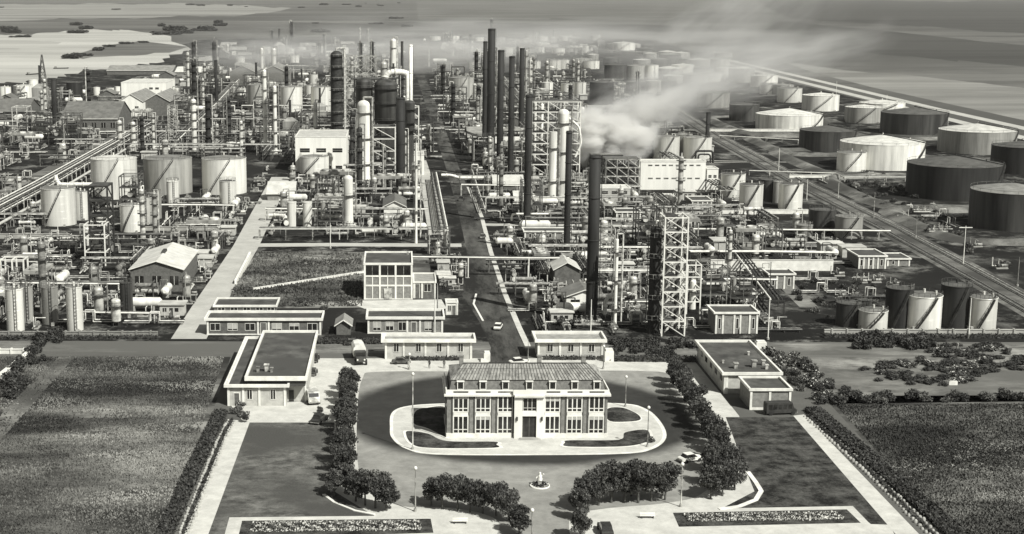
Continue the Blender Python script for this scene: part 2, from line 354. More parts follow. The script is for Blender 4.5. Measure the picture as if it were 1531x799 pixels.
# court asphalt with a darker worn ring
def soft_court():
    P = [tuple(G(*p)) for p in [(542, 566), (570, 556), (740, 556), (985, 556), (1010, 580), (1050, 640), (1080, 700), (1050, 738), (1000, 752), (860, 770), (850, 830), (740, 830), (745, 780), (680, 760), (600, 757), (560, 735), (536, 700), (534, 620)]]
    P = smoothpts(P, 5)
    b = MB(); Q = [(p[0], p[1], 0.016) for p in P]; a = sum(Q[i][0] * Q[(i + 1) % len(Q)][1] - Q[(i + 1) % len(Q)][0] * Q[i][1] for i in range(len(Q)))
    b.poly(Q if a > 0 else Q[::-1]); o = struct('forecourt_asphalt', b, None); o.data.materials.clear()
    m = bpy.data.materials.new('patched_asphalt'); m.use_nodes = True; nt = m.node_tree; N, L = nt.nodes, nt.links; bs = N['Principled BSDF']; bs.inputs['Roughness'].default_value = 0.9; bs.inputs['Specular IOR Level'].default_value = 0.15
    g = N.new('ShaderNodeNewGeometry'); c = G(788, 640)
    nz = N.new('ShaderNodeTexNoise'); nz.inputs['Scale'].default_value = 0.05; nz.inputs['Detail'].default_value = 8; L.new(g.outputs['Position'], nz.inputs['Vector'])
    sc_ = N.new('ShaderNodeVectorMath'); sc_.operation = 'SCALE'; sc_.inputs['Scale'].default_value = 6; L.new(nz.outputs['Color'], sc_.inputs[0])
    ad = N.new('ShaderNodeVectorMath'); ad.operation = 'ADD'; L.new(g.outputs['Position'], ad.inputs[0]); L.new(sc_.outputs[0], ad.inputs[1])
    mp = N.new('ShaderNodeMapping'); mp.vector_type = 'TEXTURE'; mp.inputs['Location'].default_value = (c.x + 2, c.y + 12, 0); mp.inputs['Scale'].default_value = (33.5, 30, 1); L.new(ad.outputs[0], mp.inputs['Vector'])
    sx = N.new('ShaderNodeSeparateXYZ'); L.new(mp.outputs[0], sx.inputs[0]); cb = N.new('ShaderNodeCombineXYZ'); L.new(sx.outputs[0], cb.inputs[0]); L.new(sx.outputs[1], cb.inputs[1])
    ln = N.new('ShaderNodeVectorMath'); ln.operation = 'LENGTH'; L.new(cb.outputs[0], ln.inputs[0])
    mr = N.new('ShaderNodeMapRange'); mr.interpolation_type = 'SMOOTHSTEP'; mr.inputs['From Min'].default_value = 0.97; mr.inputs['From Max'].default_value = 1.12; L.new(ln.outputs['Value'], mr.inputs['Value'])
    n2 = N.new('ShaderNodeTexNoise'); n2.inputs['Scale'].default_value = 0.22; n2.inputs['Detail'].default_value = 15; n2.inputs['Roughness'].default_value = .75; L.new(g.outputs['Position'], n2.inputs['Vector'])
    mx = N.new('ShaderNodeMixRGB'); mx.inputs['Color1'].default_value = col(0.036); mx.inputs['Color2'].default_value = col(0.25); L.new(mr.outputs[0], mx.inputs['Fac'])
    m2 = N.new('ShaderNodeMixRGB'); m2.blend_type = 'OVERLAY'; m2.inputs['Fac'].default_value = 0.85; L.new(mx.outputs[0], m2.inputs['Color1']); L.new(n2.outputs['Fac'], m2.inputs['Color2'])
    L.new(m2.outputs[0], bs.inputs['Base Color']); o.data.materials.append(m)
soft_court()
# island round the main building
ISL = [(583, 640), (586, 618), (610, 608), (670, 604), (790, 602), (925, 604), (965, 612), (988, 632), (996, 655), (975, 672), (930, 679), (790, 681), (650, 680), (607, 672), (586, 656)]
def ring_sheet(name, pts, mat, lvl, th): return sheet(name, pts, mat, lvl, True, curve=True, th=th)
ring_sheet('pavement', ISL, WHITE, 5, 0.12)
c0 = G(790, 645)
def shrink(pts, k):
    cx = sum(p[0] for p in pts) / len(pts); cy = sum(p[1] for p in pts) / len(pts); return [(cx + (p[0] - cx) * k, cy + (p[1] - cy) * k) for p in pts]
ring_sheet('paved_terrace', shrink(ISL, 0.975), G_SAND, 5, 0.124)
BEDS = [[(607, 650), (612, 646), (640, 650), (668, 661), (738, 662), (742, 666), (738, 671), (640, 671), (615, 664)],
        [(622, 616), (640, 611), (666, 611), (668, 640), (668, 655), (640, 642), (618, 634)],
        [(845, 663), (852, 660), (925, 659), (935, 648), (965, 644), (972, 654), (965, 663), (930, 669), (850, 669)],
        [(908, 613), (930, 611), (952, 620), (957, 629), (935, 632), (910, 630)]]
for P in BEDS:
    ring_sheet('bed_kerb', shrink(P, 1.07), WHITE, 5, 0.16); ring_sheet('lawn_bed', P, G_LAWND, 5, 0.19)
# flower-bed surrounds (bottom)
sheet('border_path', [(343, 774), (640, 771), (641, 776), (362, 779), (352, 820), (330, 820)], G_SAND, 6)
sheet('border_path', [(1005, 762), (1275, 757), (1302, 785), (1290, 785), (1266, 762), (1010, 767)], G_SAND, 6)
sheet('lawn_border', [(362, 779), (644, 776), (648, 797), (352, 806)], G_LAWND, 5)
sheet('lawn_border', [(1006, 767), (1268, 762), (1290, 782), (1015, 788)], G_LAWND, 5)
band('kerb', [(1118, 706), (1130, 722), (1138, 735), (1130, 748), (1105, 758), (1075, 762)], 0.8, WHITE, 7, th=0.14)
band('kerb', [(484, 740), (500, 752), (530, 764), (560, 770)], 0.5, WHITE, 7, th=0.14)
#PART2
# ================================================================== buildings
def window(t, x0, x1, z0, z1, y, mull=2, tr=None, fr=0.09, shade=None, dark=False):
    """a window set in the front wall plane y: frame + mullions, with its pane behind"""
    m = MB(); y0, y1 = y - 0.10, y + 0.04
    m.box(x0 - fr, y0, z0 - fr, x1 + fr, y1, z0).box(x0 - fr, y0, z1, x1 + fr, y1, z1 + fr).box(x0 - fr, y0, z0, x0, y1, z1).box(x1, y0, z0, x1 + fr, y1, z1)
    for k in range(1, mull + 1):
        x = x0 + (x1 - x0) * k / (mull + 1); m.box(x - fr * .5, y0 + .015, z0, x + fr * .5, y1 - .01, z1)
    if tr:
        z = z0 + (z1 - z0) * tr; m.box(x0, y0 + .03, z - fr * .4, x1, y1 - .02, z + fr * .4)
    f = part('window', m, WHITE if not dark else MGREY, t)
    p = MB(); p.box(x0, y - 0.03, z0, x1, y + 0.03, z1); part('pane', p, GLASS, f)
    if shade:
        s = MB(); s.box(x0 + .05, y - .045, z0 + (z1 - z0) * (1 - shade), x1 - .05, y - .032, z1 - .03); part('blind', s, PANEL, f)
def flat_building(name, label, cat, xl, xr, yb, yt, yk, wins=(), doors=(), piers=(), wall=PANEL, roof=ROOFD, over=0.5, par=0.45, trim=WHITE, plinth=None, group=None, raised=None, mull=1, canopy=None, base_c=True, blinds=()):
    """xl..xr at the foot row yb, wall top row yt, back edge of the roof at row yk (all photo pixels)"""
    a, c = G(xl, yb), G(xr, yb); Y = a.y; W = c.x - a.x; H = ZT(Y, yt); D = max(4.0, G(xl, yk, H + par).y - Y)
    t = thing(name, label, cat, (a.x + W / 2, Y + D / 2, 0), 0, group); hx, hy = W / 2, D / 2
    m = MB(); m.box(-hx, -hy, 0, hx, hy, H); wl = part('wall', m, wall, t)
    m = MB(); m.box(-hx + .1, -hy + .1, H, hx - .1, hy - .1, H + 0.08); part('roof', m, roof, t)
    o = over; m = MB(); w = 0.42; z0, z1 = H - 0.05, H + par
    m.box(-hx - o, -hy - o, z0, hx + o, -hy - o + w, z1).box(-hx - o, hy + o - w, z0, hx + o, hy + o, z1)
    m.box(-hx - o, -hy - o + w, z0, -hx - o + w, hy + o - w, z1).box(hx + o - w, -hy - o + w, z0, hx + o, hy + o - w, z1)
    if o > 0.45: m.box(-hx - o + w, -hy - o + w, z0, hx + o - w, -hy, z0 + .15).box(-hx - o + w, -hy, z0, -hx, hy + o - w, z0 + .15).box(hx, -hy, z0, hx + o - w, hy + o - w, z0 + .15)
    part('parapet', m, trim, t)
    X = lambda px, py: XA(px, py, Y) - (a.x + W / 2)
    for i, (x0, y0, x1, y1) in enumerate(wins):
        window(t, X(x0, yb), X(x1, yb), ZT(Y, y1), ZT(Y, y0), -hy, mull, shade=(blinds[i] if i < len(blinds) else None))
    for x0, y0, x1 in doors:
        z = ZT(Y, y0); m = MB(); m.box(X(x0, yb), -hy - .06, 0, X(x1, yb), -hy + .02, z); d = part('door', m, BRICKD, t)
        m = MB(); m.box(X(x0, yb) - .12, -hy - .12, 0, X(x0, yb), -hy + .02, z + .12).box(X(x1, yb), -hy - .12, 0, X(x1, yb) + .12, -hy + .02, z + .12).box(X(x0, yb), -hy - .12, z, X(x1, yb), -hy + .02, z + .12)
        part('frame', m, WHITE, d)
    for x in piers:
        m = MB(); m.box(X(x, yb) - .22, -hy - .16, 0, X(x, yb) + .22, -hy, H - .06); part('pier', m, WHITE, t)
    if plinth:
        m = MB(); m.box(-hx - .05, -hy - .07, 0, hx + .05, -hy, plinth); part('plinth', m, trim, t)
    occ_rect(a.x, c.x, Y, Y + D)
    return t, hx, hy, H
# ---------------- main office building
def admin():
    yb = 655; a, c = G(668, yb), G(907, yb); Y = a.y; W = c.x - a.x; D = 12.5; xm = a.x + W / 2
    t = thing('office_building', 'two-storey main office building with pale front, tiled roof and dormers on the oval island', 'office building', (xm, Y + D / 2, 0)); hx, hy = W / 2, D / 2
    X = lambda px: XA(px, yb, Y) - xm
    Z = lambda py: ZT(Y, py)
    HC = Z(592)
    m = MB(); m.box(-hx, -hy, 0, hx, hy, HC); part('wall', m, BRICK, t)
    m = MB(); m.box(-hx - .1, -hy - .18, 0, X(777), -hy, .95).box(X(804), -hy - .18, 0, hx + .1, -hy, .95).box(-hx - .15, -hy, 0, -hx, hy, .95).box(hx, -hy, 0, hx + .15, hy, .95); part('plinth', m, WHITE, t)
    # central bay
    m = MB(); xa, xb = X(768), X(813); dw = (X(780), X(801)); dz = Z(621); wz0, wz1 = Z(614), Z(594.5); ww = (X(781.5), X(800.5)); yy = -hy - .75
    m.box(xa, yy, 0, dw[0], -hy, HC).box(dw[1], yy, 0, xb, -hy, HC).box(dw[0], yy, dz, dw[1], -hy, wz0).box(dw[0], yy, wz1, dw[1], -hy, HC)
    part('entrance_bay', m, WWALL, t)
    m = MB(); m.box(dw[0], yy + .35, .3, dw[1], yy + .42, dz); d = part('door', m, DARK, t)
    m = MB(); m.box(dw[0], yy + .30, .3, dw[0] + .15, yy + .35, dz).box(dw[1] - .15, yy + .30, .3, dw[1], yy + .35, dz).box(-0.06 + (dw[0] + dw[1]) / 2, yy + .30, .3, .06 + (dw[0] + dw[1]) / 2, yy + .35, dz); part('frame', m, BRICKD, d)
    m = MB(); m.box(dw[0] - .8, yy - 1.2, 0, dw[1] + .8, yy + .35, .15).box(dw[0] - .4, yy - .7, .15, dw[1] + .4, yy + .35, .3); part('steps', m, CONC, t)
    window(t, ww[0], ww[1], wz0 + .1, wz1, yy + .3, 2, tr=.22)
    for s in (dw[0] - 1.0, dw[1] + 1.0):
        m = MB(); m.box(s - .15, yy - .3, 3.6, s + .15, yy, 4.3); part('wall_lamp', m, DARK, t)
    # three-light windows with white spandrels between floors
    for px in (688.5, 721.6, 754.7, 825, 858, 890.6):
        x0, x1 = X(px - 10), X(px + 10)
        window(t, x0, x1, Z(615), Z(593.6), -hy - .05, 2, tr=.2, fr=.2, shade=R.choice([None, .15, .3]))
        window(t, x0, x1, Z(647), Z(623), -hy - .05, 2, tr=.2, fr=.2, shade=R.choice([None, None, .2]))
        m = MB(); m.box(x0 - .13, -hy - .12, Z(622) + .02, x1 + .13, -hy, Z(615.8) - .02); part('spandrel', m, WHITE, t)
        for q in (x0 - .42, x1 + .28):
            m = MB(); m.box(q, -hy - .16, .95, q + .14, -hy, HC - .02); part('pilaster', m, BRICKD, t)
    # back and side windows seen from other positions
    for px in range(5):
        m = MB(); y = -hy + 1.5 + px * 2.2
        m.box(-hx - .06, y, 1.4, -hx, y + 1.3, 3.8).box(-hx - .06, y, 5.2, -hx, y + 1.3, 7.4).box(hx, y, 1.4, hx + .06, y + 1.3, 3.8).box(hx, y, 5.2, hx + .06, y + 1.3, 7.4); part('side_window', m, GLASS, t)
    # cornice with parapet
    zc = HC; m = MB(); o = .55
    m.box(-hx - o, -hy - o, zc, X(768), hy + o, zc + .38).box(X(813), -hy - o, zc, hx + o, hy + o, zc + .38).box(X(768), -hy - 1.25, zc, X(813), hy + o, zc + .38); part('cornice', m, WHITE, t)
    m = MB(); zp = zc + .38
    m.box(-hx - .25, -hy - .25, zp, X(766), -hy - .05, zp + .8).box(X(815), -hy - .25, zp, hx + .25, -hy - .05, zp + .8).box(X(766), -hy - .95, zp, X(815), -hy - .7, zp + .95)
    m.box(-hx - .25, -hy - .05, zp, -hx - .05, hy, zp + .8).box(hx + .05, -hy - .05, zp, hx + .25, hy, zp + .8)
    p = part('parapet', m, WWALL, t)
    for px in (688.5, 721.6, 754.7, 825, 858, 890.6):
        m = MB(); m.box(X(px - 11), -hy - .29, zp + .28, X(px + 11), -hy - .26, zp + .55); part('parapet_panel', m, MGREY, p)
    # mansard: steep slate skirt then low tiled roof
    z1 = zp + 2.5; i1 = .9; z2 = z1 + 1.7; i0 = .35
    P0 = [(-hx + i0, -hy + i0), (hx - i0, -hy + i0), (hx - i0, hy - i0), (-hx + i0, hy - i0)]; P1 = [(-hx + i1, -hy + i1), (hx - i1, -hy + i1), (hx - i1, hy - i1), (-hx + i1, hy - i1)]
    m = MB()._a([(x, y, zp) for x, y in P0] + [(x, y, z1) for x, y in P1], [(0, 1, 5, 4), (1, 2, 6, 5), (2, 3, 7, 6), (3, 0, 4, 7)]); part('mansard', m, SLATE, t)
    e = .25; E = [(-hx + i1 - e, -hy + i1 - e, z1), (hx - i1 + e, -hy + i1 - e, z1), (hx - i1 + e, hy - i1 + e, z1), (-hx + i1 - e, hy - i1 + e, z1)]
    rx = hx - 3.2
    m = MB()._a(E + [(-rx, 0, z2), (rx, 0, z2)], [(0, 1, 5, 4), (2, 3, 4, 5), (3, 0, 4), (1, 2, 5), (3, 2, 1, 0)]); rf = part('roof', m, TILE, t)
    m = MB(); n = 46
    for k in range(n):
        x = -rx + 2 * rx * k / (n - 1); xe = (-hx + i1) + (2 * hx - 2 * i1) * k / (n - 1); m.beam((xe, -hy + i1 - e, z1 + .04), (x, 0, z2 + .04), .07)
    for k in (-1, 0, 1): m.beam((-rx, k * .001, z2 + .06), (rx, k * .001, z2 + .06), .2)
    for f in (.33, .66): m.beam((-hx + i1 + f * 2, -(hy - i1) * (1 - f), z1 + (z2 - z1) * f + .04), (hx - i1 - f * 2, -(hy - i1) * (1 - f), z1 + (z2 - z1) * f + .04), .06)
    part('roof_ribs', m, MGREY, rf)
    for px in (688.0, 721.5, 755.0, 790.5, 825, 858, 891):
        x = X(px); m = MB(); yf = -hy + i0 - .1; zb = zp + .15; zt = zp + 2.2
        m.box(x - .62, yf, zb, x - .48, yf + 1.3, zt).box(x + .48, yf, zb, x + .62, yf + 1.3, zt).box(x - .72, yf - .1, zt, x + .72, yf + 1.5, zt + .16).box(x - .48, yf, zb, x + .48, yf + .1, zb + .7)
        d = part('dormer', m, WHITE, t); m = MB(); m.box(x - .48, yf + .08, zb + .7, x + .48, yf + .14, zt); part('pane', m, GLASS, d)
    m = MB(); x = X(792); m.tube((x, 0, z2), (x, 0, z2 + 4.8), .07, 6, .04); part('flag_mast', m, LGREY, t)
    for x in (-hx + 3, hx - 3.5, X(813) - .2):
        m = MB(); m.box(x - .4, 2.5, z1, x + .4, 3.3, z2 + .7).box(x - .5, 2.4, z2 + .7, x + .5, 3.4, z2 + .85); part('chimney_stack', m, BRICK, t)
    for s in (-hx - .3, X(768) - .25):
        m = MB(); m.tube((s, -hy - .3, .3), (s, -hy - .3, HC), .07, 6); part('downpipe', m, DARK, t)
admin()
# ---------------- left service building (L plan: low west wing, taller flat block)
def left_service():
    t, hx, hy, H = flat_building('service_building', 'L-shaped flat-roofed service building left of the clipped avenue trees', 'service building', 341, 428, 607, 578, 504, [(370, 583, 377, 597), (405, 583, 412, 597)], [(350.5, 588, 358)], [342, 364, 388, 426], wall=PANEL, roof=ROOFD, over=.7, par=.55)
    Y = t.location.y; b = MB(); Yf = -hy + 1.2; x0 = XA(366, 600, Y - hy) - t.location.x; x1 = XA(457, 597, Y - hy + 3) - t.location.x; H2 = H + .5; dz = 1.0
    b.box(hx, Yf + 2, 0, x1, hy, H + dz + .25); part('wall', b, PANEL, t)
    m = MB(); zz = H + dz + .95; w = .5
    m.box(x0, Yf - 1, H + dz + .1, x1 + .6, Yf - 1 + w, zz).box(x0, hy + .3, H + dz + .1, x1 + .6, hy + .8, zz).box(x0, Yf - .5, H + dz + .1, x0 + w, hy + .3, zz).box(x1 + .1, Yf - .5, H + dz + .1, x1 + .6, hy + .3, zz); part('parapet', m, WHITE, t)
    m = MB(); m.box(x0 + w, Yf - .5, H - .1, x1 + .1, hy + .3, H + dz + .45); part('roof', m, ROOFD, t)
    for dx, dy, s in ((2.2, 5.2, .45), (3.9, 5.8, .6), (5.0, 5.0, .4)):
        m = MB(); x, y = x0 + dx, Yf - .5 + dy; m.box(x - s * .6, y - s * .6, H + dz + .45, x + s * .6, y + s * .6, H + dz + .45 + s * 2.2).box(x - s * .9, y - s * .9, H + dz + .45 + s * 2.2, x + s * .9, y + s * .9, H + dz + .45 + s * 2.5); part('roof_vent', m, LGREY, t)
    m = MB(); m.box(x1 - .2, -hy + 3, 0, x1 + .15, -hy + 3.35, H + 1.1); part('post', m, WHITE, t)
    m = MB(); m.box(x1 - 3.4, Yf + 1.93, 0, x1 - 2.4, Yf + 2.0, 2.4); part('garage_door', m, DARK, t)
left_service()
# ---------------- right service building with lower garage
def right_service():
    t, hx, hy, H = flat_building('service_building', 'flat-roofed service building with roof vents right of the diagonal tree row', 'service building', 1082, 1164, 589, 560, 509, [], [], [1083, 1086], wall=PANEL, roof=ROOFD, over=.6, par=.55)
    for px, py, s in ((1081, 543, .25), (1100, 551, .5), (1127, 549, .6), (1141, 546, .45), (1146, 552, .4), (1119, 531, .3)):
        p = G(px, py, H + .1) - t.location; p.z = H + .08
        m = MB(); m.box(p.x - s * .7, p.y - s * .7, p.z, p.x + s * .7, p.y + s * .7, p.z + s * 2.2).box(p.x - s, p.y - s, p.z + s * 2.2, p.x + s, p.y + s, p.z + s * 2.6); part('roof_vent', m, LGREY, t)
    m = MB(); 
    for k in range(6): y = -hy + 2 + k * 5; m.box(-hx - .06, y, 2.2, -hx, y + 2, 3.3)
    part('side_windows', m, GLASS, t)
    flat_building('garage', 'low garage block in front of the right service building, bus parked beside it', 'garage', 1121, 1181, 613, 584, 563, [], [], [1122, 1150, 1180], wall=BRICK, roof=ROOFD, over=.35, par=.45, plinth=.5)
right_service()
# ---------------- gatehouses and offices
wins = lambda xs, y0, y1, w: [(x, y0, x + w, y1) for x in xs]
flat_building('gatehouse', 'long white-capped gatehouse on the left side of the main road entrance', 'gatehouse', 575, 706, 537, 511, 499, wins((589, 622, 653, 685), 514, 526, 7), [], (577, 603.5, 636, 670, 704), wall=PANEL, roof=ROOFM, over=.8, par=.75)
flat_building('gatehouse', 'white-capped gatehouse on the right side of the main road entrance', 'gatehouse', 804, 901, 536, 511, 496, wins((818, 849, 880), 515, 526, 8), [], (805, 837, 868, 900), wall=PANEL, roof=ROOFM, over=.8, par=.7)
flat_building('office_block', 'long low brick office with white coping beside the concrete service road', 'office', 309, 480, 501, 479, 465, wins((315, 341, 367, 407, 433, 460), 484, 494, 14), [(390, 483, 398)], (311, 386, 402, 479), wall=BRICKD, roof=ROOFD, over=.5, par=.6, plinth=.3, blinds=(None, .8, None, .8, .4, None))
flat_building('office_annex', 'low dark-roofed annex behind the long brick office', 'office', 320, 413, 466, 459, 445, wins((326, 345, 364, 383, 400), 460, 464, 10), [], (), wall=BRICKD, roof=ROOFD, over=.3, par=.5)
flat_building('office_block', 'small brick office with white window surrounds in front of the three-bay block', 'office', 550, 662, 499, 477, 462, wins((558, 577, 596, 635), 482, 494, 11), [(615, 482, 622)], (551, 609, 628, 661), wall=BRICK, roof=ROOFD, over=.5, par=.6, plinth=.35, blinds=(.7, .5, None, .8))
def block3():
    t, hx, hy, H = flat_building('workshop_block', 'tall three-bay block with white concrete grid facade facing the road crossing', 'workshop', 545, 616, 448, 396, 376, [], [], (), wall=BRICK, roof=ROOFD, over=.25, par=.5)
    Y = G(545, 448).y; X = lambda px: XA(px, 448, Y) - t.location.x; Z = lambda py: ZT(Y, py)
    m = MB()
    for px in (545.6, 568, 591.5, 615.5): m.box(X(px) - .25, -hy - .2, 0, X(px) + .25, -hy, H - .06)
    for py in (413, 427): m.box(-hx, -hy - .16, Z(py) - .25, hx, -hy, Z(py) + .2)
    for px in (557, 579.5, 603): m.box(X(px) - .12, -hy - .13, 0, X(px) + .12, -hy, Z(414))
    m.box(-hx - .2, -hy - .17, 0, hx + .2, -hy, .3); part('facade_grid', m, WHITE, t)
    for a, c in ((547, 566.5), (569.5, 590), (593, 614)):
        f = MB(); f.box(X(a), -hy - .05, Z(411.5), X(c), -hy + .02, Z(398)); w = part('window', f, GLASS, t)
        g = MB(); xm = (X(a) + X(c)) / 2; g.box(xm - .05, -hy - .09, Z(411.5), xm + .05, -hy - .05, Z(398)); part('frame', g, LGREY, w)
    m = MB(); m.box(X(574), -hy - .22, 0, X(586), -hy - .135, Z(431)); part('door', m, LGREY, t)
    m = MB(); m.box(hx - 1.4, hy - 3, H + .08, hx - .8, hy - 2.4, H + .9); part('roof_vent', m, LGREY, t)
block3()
flat_building('annex', 'low annex with white posts against the tall three-bay block', 'annex', 619, 651, 446, 423, 408, wins((634,), 425, 436, 10), [(621, 425, 627)], (619, 631, 650), wall=BRICKD, roof=ROOFM, over=.3, par=.4)
flat_building('sentry_box', 'small white sentry box at the roadside behind the small brick office', 'sentry box', 667, 684, 471, 453, 448, [(670, 457, 674, 465)], [(676, 457, 681)], (667.5, 683.5), wall=WWALL, roof=TROOFL, over=.2, par=.25)
PV = [(1068, 1132, 499, 469, 456, 'white-posted open pavilion right of the lattice tower, thin pole beside it', (1070, 1080, 1097, 1106, 1120, 1131)),
      (1149, 1187, 432, 411, 402, 'little white-framed pump house in front of the long white wall', (1150, 1161, 1172, 1186)),
      (1283, 1324, 402, 384, 372, 'white-framed control house beside the railway embankment', (1284, 1291, 1298, 1305, 1312, 1323)),
      (921, 958, 331, 318, 311, 'small pillared control house left of the lattice tower top', (922, 930, 938, 946, 957)),
      (1034, 1064, 317, 301, 293, 'pillared control house below the large white-walled hall', (1035, 1043, 1050, 1057, 1063)),
      (784, 858, 358, 347, 340, 'long low white-columned shelter beside the main road', (785, 800, 815, 830, 845, 857)),
      (1326, 1360, 398, 388, 378, 'small pale hut just right of the white-framed control house', (1327, 1343, 1359)),
      (1100, 1132, 452, 440, 428, 'low pale shelter behind the white-posted pavilion', (1101, 1116, 1131))]
for x0, x1, yb, yt, yk, lab, pr in PV:
    flat_building('pump_house', lab, 'pump house', x0, x1, yb, yt, yk, [((pr[i] + pr[i + 1]) / 2 - 1.6, yt + (yb - yt) * .25, (pr[i] + pr[i + 1]) / 2 + 1.6, yt + (yb - yt) * .75) for i in range(0, len(pr) - 1, 2)], [], pr, wall=BRICK, roof=ROOFD, over=.4, par=.4, mull=0)
# white halls
def hall(name, label, xl, xr, yb, yt, yk, rows, wall=WWALL, roof=TROOFL, cat='hall'):
    t, hx, hy, H = flat_building(name, label, cat, xl, xr, yb, yt, yk, [], [], (), wall=wall, roof=roof, over=.15, par=.3)
    Y = G(xl, yb).y
    for y0, y1, n, x0, x1 in rows:
        for k in range(n):
            s = (x1 - x0) / n; xa = XA(x0 + k * s + s * .2, yb, Y) - t.location.x; xb = XA(x0 + k * s + s * .8, yb, Y) - t.location.x
            m = MB(); m.box(xa, -hy - .05, ZT(Y, y1), xb, -hy + .02, ZT(Y, y0)); w = part('window', m, GLASS, t)
            m = MB(); m.box(xa, -hy - .08, (ZT(Y, y1) + ZT(Y, y0)) / 2 - .06, xb, -hy - .05, (ZT(Y, y1) + ZT(Y, y0)) / 2 + .06); part('frame', m, LGREY, w)
    return t, hx, hy, H
hall('power_house', 'tall white power house with dark window strip behind the silver tank', 442, 518, 257, 205, 194, [(222, 228, 3, 444, 517), (248, 253, 4, 450, 515)])
hall('process_hall', 'long white-walled hall with faint window rows under the steam plume', 957, 1054, 284, 242, 238, [(246.5, 248.5, 8, 966, 1048), (266, 268, 7, 966, 1048)])
hall('hall_annex', 'small white annex right of the long white-walled hall', 1056, 1073, 284, 253, 248, [(262, 266, 2, 1057, 1072)])
hall('warehouse', 'pale flat-walled warehouse at the back near the river', 182, 249, 156, 124, 118, [(131, 134, 2, 222, 240)])
hall('store', 'long grey store with pale wall in front of the dark square tank under steam', 868, 950, 185, 170, 158, [(175, 178, 9, 872, 946)], wall=PANEL, roof=TROOFM)
hall('store', 'light block beside the tall black stack in the middle of the units', 606, 634, 262, 232, 226, [(240, 246, 2, 608, 630)])
hall('store', 'pale panelled box building left of the thick black chimney by the long hall', 895, 942, 304, 282, 276, [(286, 290, 3, 897, 940)], wall=PANEL)
# gabled sheds
def gable_shed(name, label, xl, xr, yb, ye, yr, depth, wall=BRICK, roof=SHEETL, along='y', cat='shed', wins=0, vent=False):
    """gable wall xl..xr, foot row yb, eaves row ye, ridge row yr; ridge runs away from the viewer (along='y') or across ('x')"""
    a, c = G(xl, yb), G(xr, yb); Y = a.y; W = c.x - a.x; H = ZT(Y, ye)
    t = thing(name, label, cat, (a.x + W / 2, Y + depth / 2, 0)); hx, hy = W / 2, depth / 2
    H2 = ZT(Y, yr) if along == 'y' else ZT(Y + depth / 2, yr)
    m = MB(); m.box(-hx, -hy, 0, hx, hy, H)
    if along == 'y': m._a([(-hx, -hy, H), (hx, -hy, H), (0, -hy, H2)], [(0, 1, 2)])._a([(-hx, hy, H), (hx, hy, H), (0, hy, H2)], [(1, 0, 2)])
    else: m._a([(-hx, -hy, H), (-hx, hy, H), (-hx, 0, H2)], [(1, 0, 2)])._a([(hx, -hy, H), (hx, hy, H), (hx, 0, H2)], [(0, 1, 2)])
    part('wall', m, wall, t); m = MB(); m.gable(-hx, hx, -hy, hy, H + .02, H2 + .02, along, .18, .5); r = part('roof', m, roof, t)
    m = MB()
    if along == 'y': m.beam((-hx - .5, -hy - .52, H - .5 * (H2 - H) / hx + .12), (0, -hy - .52, H2 + .12), .22).beam((hx + .5, -hy - .52, H - .5 * (H2 - H) / hx + .12), (0, -hy - .52, H2 + .12), .22)
    else: m.beam((-hx - .5, -hy - .52, H), (hx + .5, -hy - .52, H), .3)
    part('bargeboard', m, WHITE, r)
    for k in range(wins):
        x = -hx + (k + .5) * W / wins; s = min(1.2, W / wins * .3); m = MB(); m.box(x - s, -hy - .06, H * .3, x + s, -hy + .02, H * .7); w = part('window', m, GLASS, t)
        m = MB(); m.box(x - .05, -hy - .1, H * .3, x + .05, -hy - .06, H * .7); part('frame', m, WHITE, w)
    if vent: m = MB(); m.box(-.5, -hy * .2, H2 - .1, .5, hy * .1, H2 + .7); part('roof_vent', m, MGREY, r)
    occ_rect(a.x, c.x, Y, Y + depth); return t
gable_shed('gabled_shed', 'gabled shed with bright sheet roof left of the concrete service road', 196, 274, 436, 403, 391, 30, wall=BRICKD, roof=SHEETL, wins=3, vent=True)
gable_shed('gabled_hut', 'small gabled hut with white end wall and grey sheet roof before the black stack', 574, 606, 322, 309, 301, 22, wall=WWALL, roof=SHEETM)
gable_shed('barrel_shed', 'small dark rounded shed between the two brick offices', 503, 524, 501, 486, 479, 7, wall=BRICKD, roof=SHEETM)
gable_shed('gabled_hut', 'dark pitched hut with pale gable wall behind the right gatehouse', 846, 902, 458, 444, 434, 11, wall=WWALL, roof=SHEETM, wins=2)
gable_shed('gabled_hut', 'grey-roofed hut standing behind the dark pitched hut with pale gable', 829, 866, 426, 403, 393, 12, wall=BRICKD, roof=SHEETL)
gable_shed('loading_shed', 'long low shed with broad weathered roof and bright eave beside the short black chimney', 92, 176, 197, 178, 152, 46, wall=BRICKD, roof=SHEETM, along='x', wins=6)
gable_shed('loading_shed', 'dark low shed at the left edge before the small white tanks', -30, 40, 176, 168, 148, 40, wall=BRICKD, roof=SHEETM, along='x')
gable_shed('warehouse', 'dark gabled warehouse with white end wall in front of the pale warehouse', 178, 214, 176, 152, 141, 60, wall=WWALL, roof=SHEETM, wins=2)
gable_shed('warehouse', 'dark gabled warehouse right of the white-ended one', 216, 254, 174, 152, 141, 60, wall=BRICKD, roof=SHEETM)
gable_shed('warehouse', 'grey gabled store at the back with broad pitched roof, left of a twin', 344, 382, 128, 108, 99, 60, wall=BRICK, roof=SHEETM)
gable_shed('warehouse', 'grey gabled store at the back with broad pitched roof, right of its twin', 390, 428, 128, 108, 99, 60, wall=BRICK, roof=SHEETM)
gable_shed('shelter', 'pale flat-pitched roof shelter behind three black chimneys, farthest of three', 724, 792, 222, 214, 205, 26, wall=BRICKD, roof=SHEETL, along='x')
gable_shed('shelter', 'pale roof shelter beside the main road, middle of three near black chimneys', 738, 782, 284, 276, 262, 14, wall=BRICKD, roof=SHEETL, along='x')
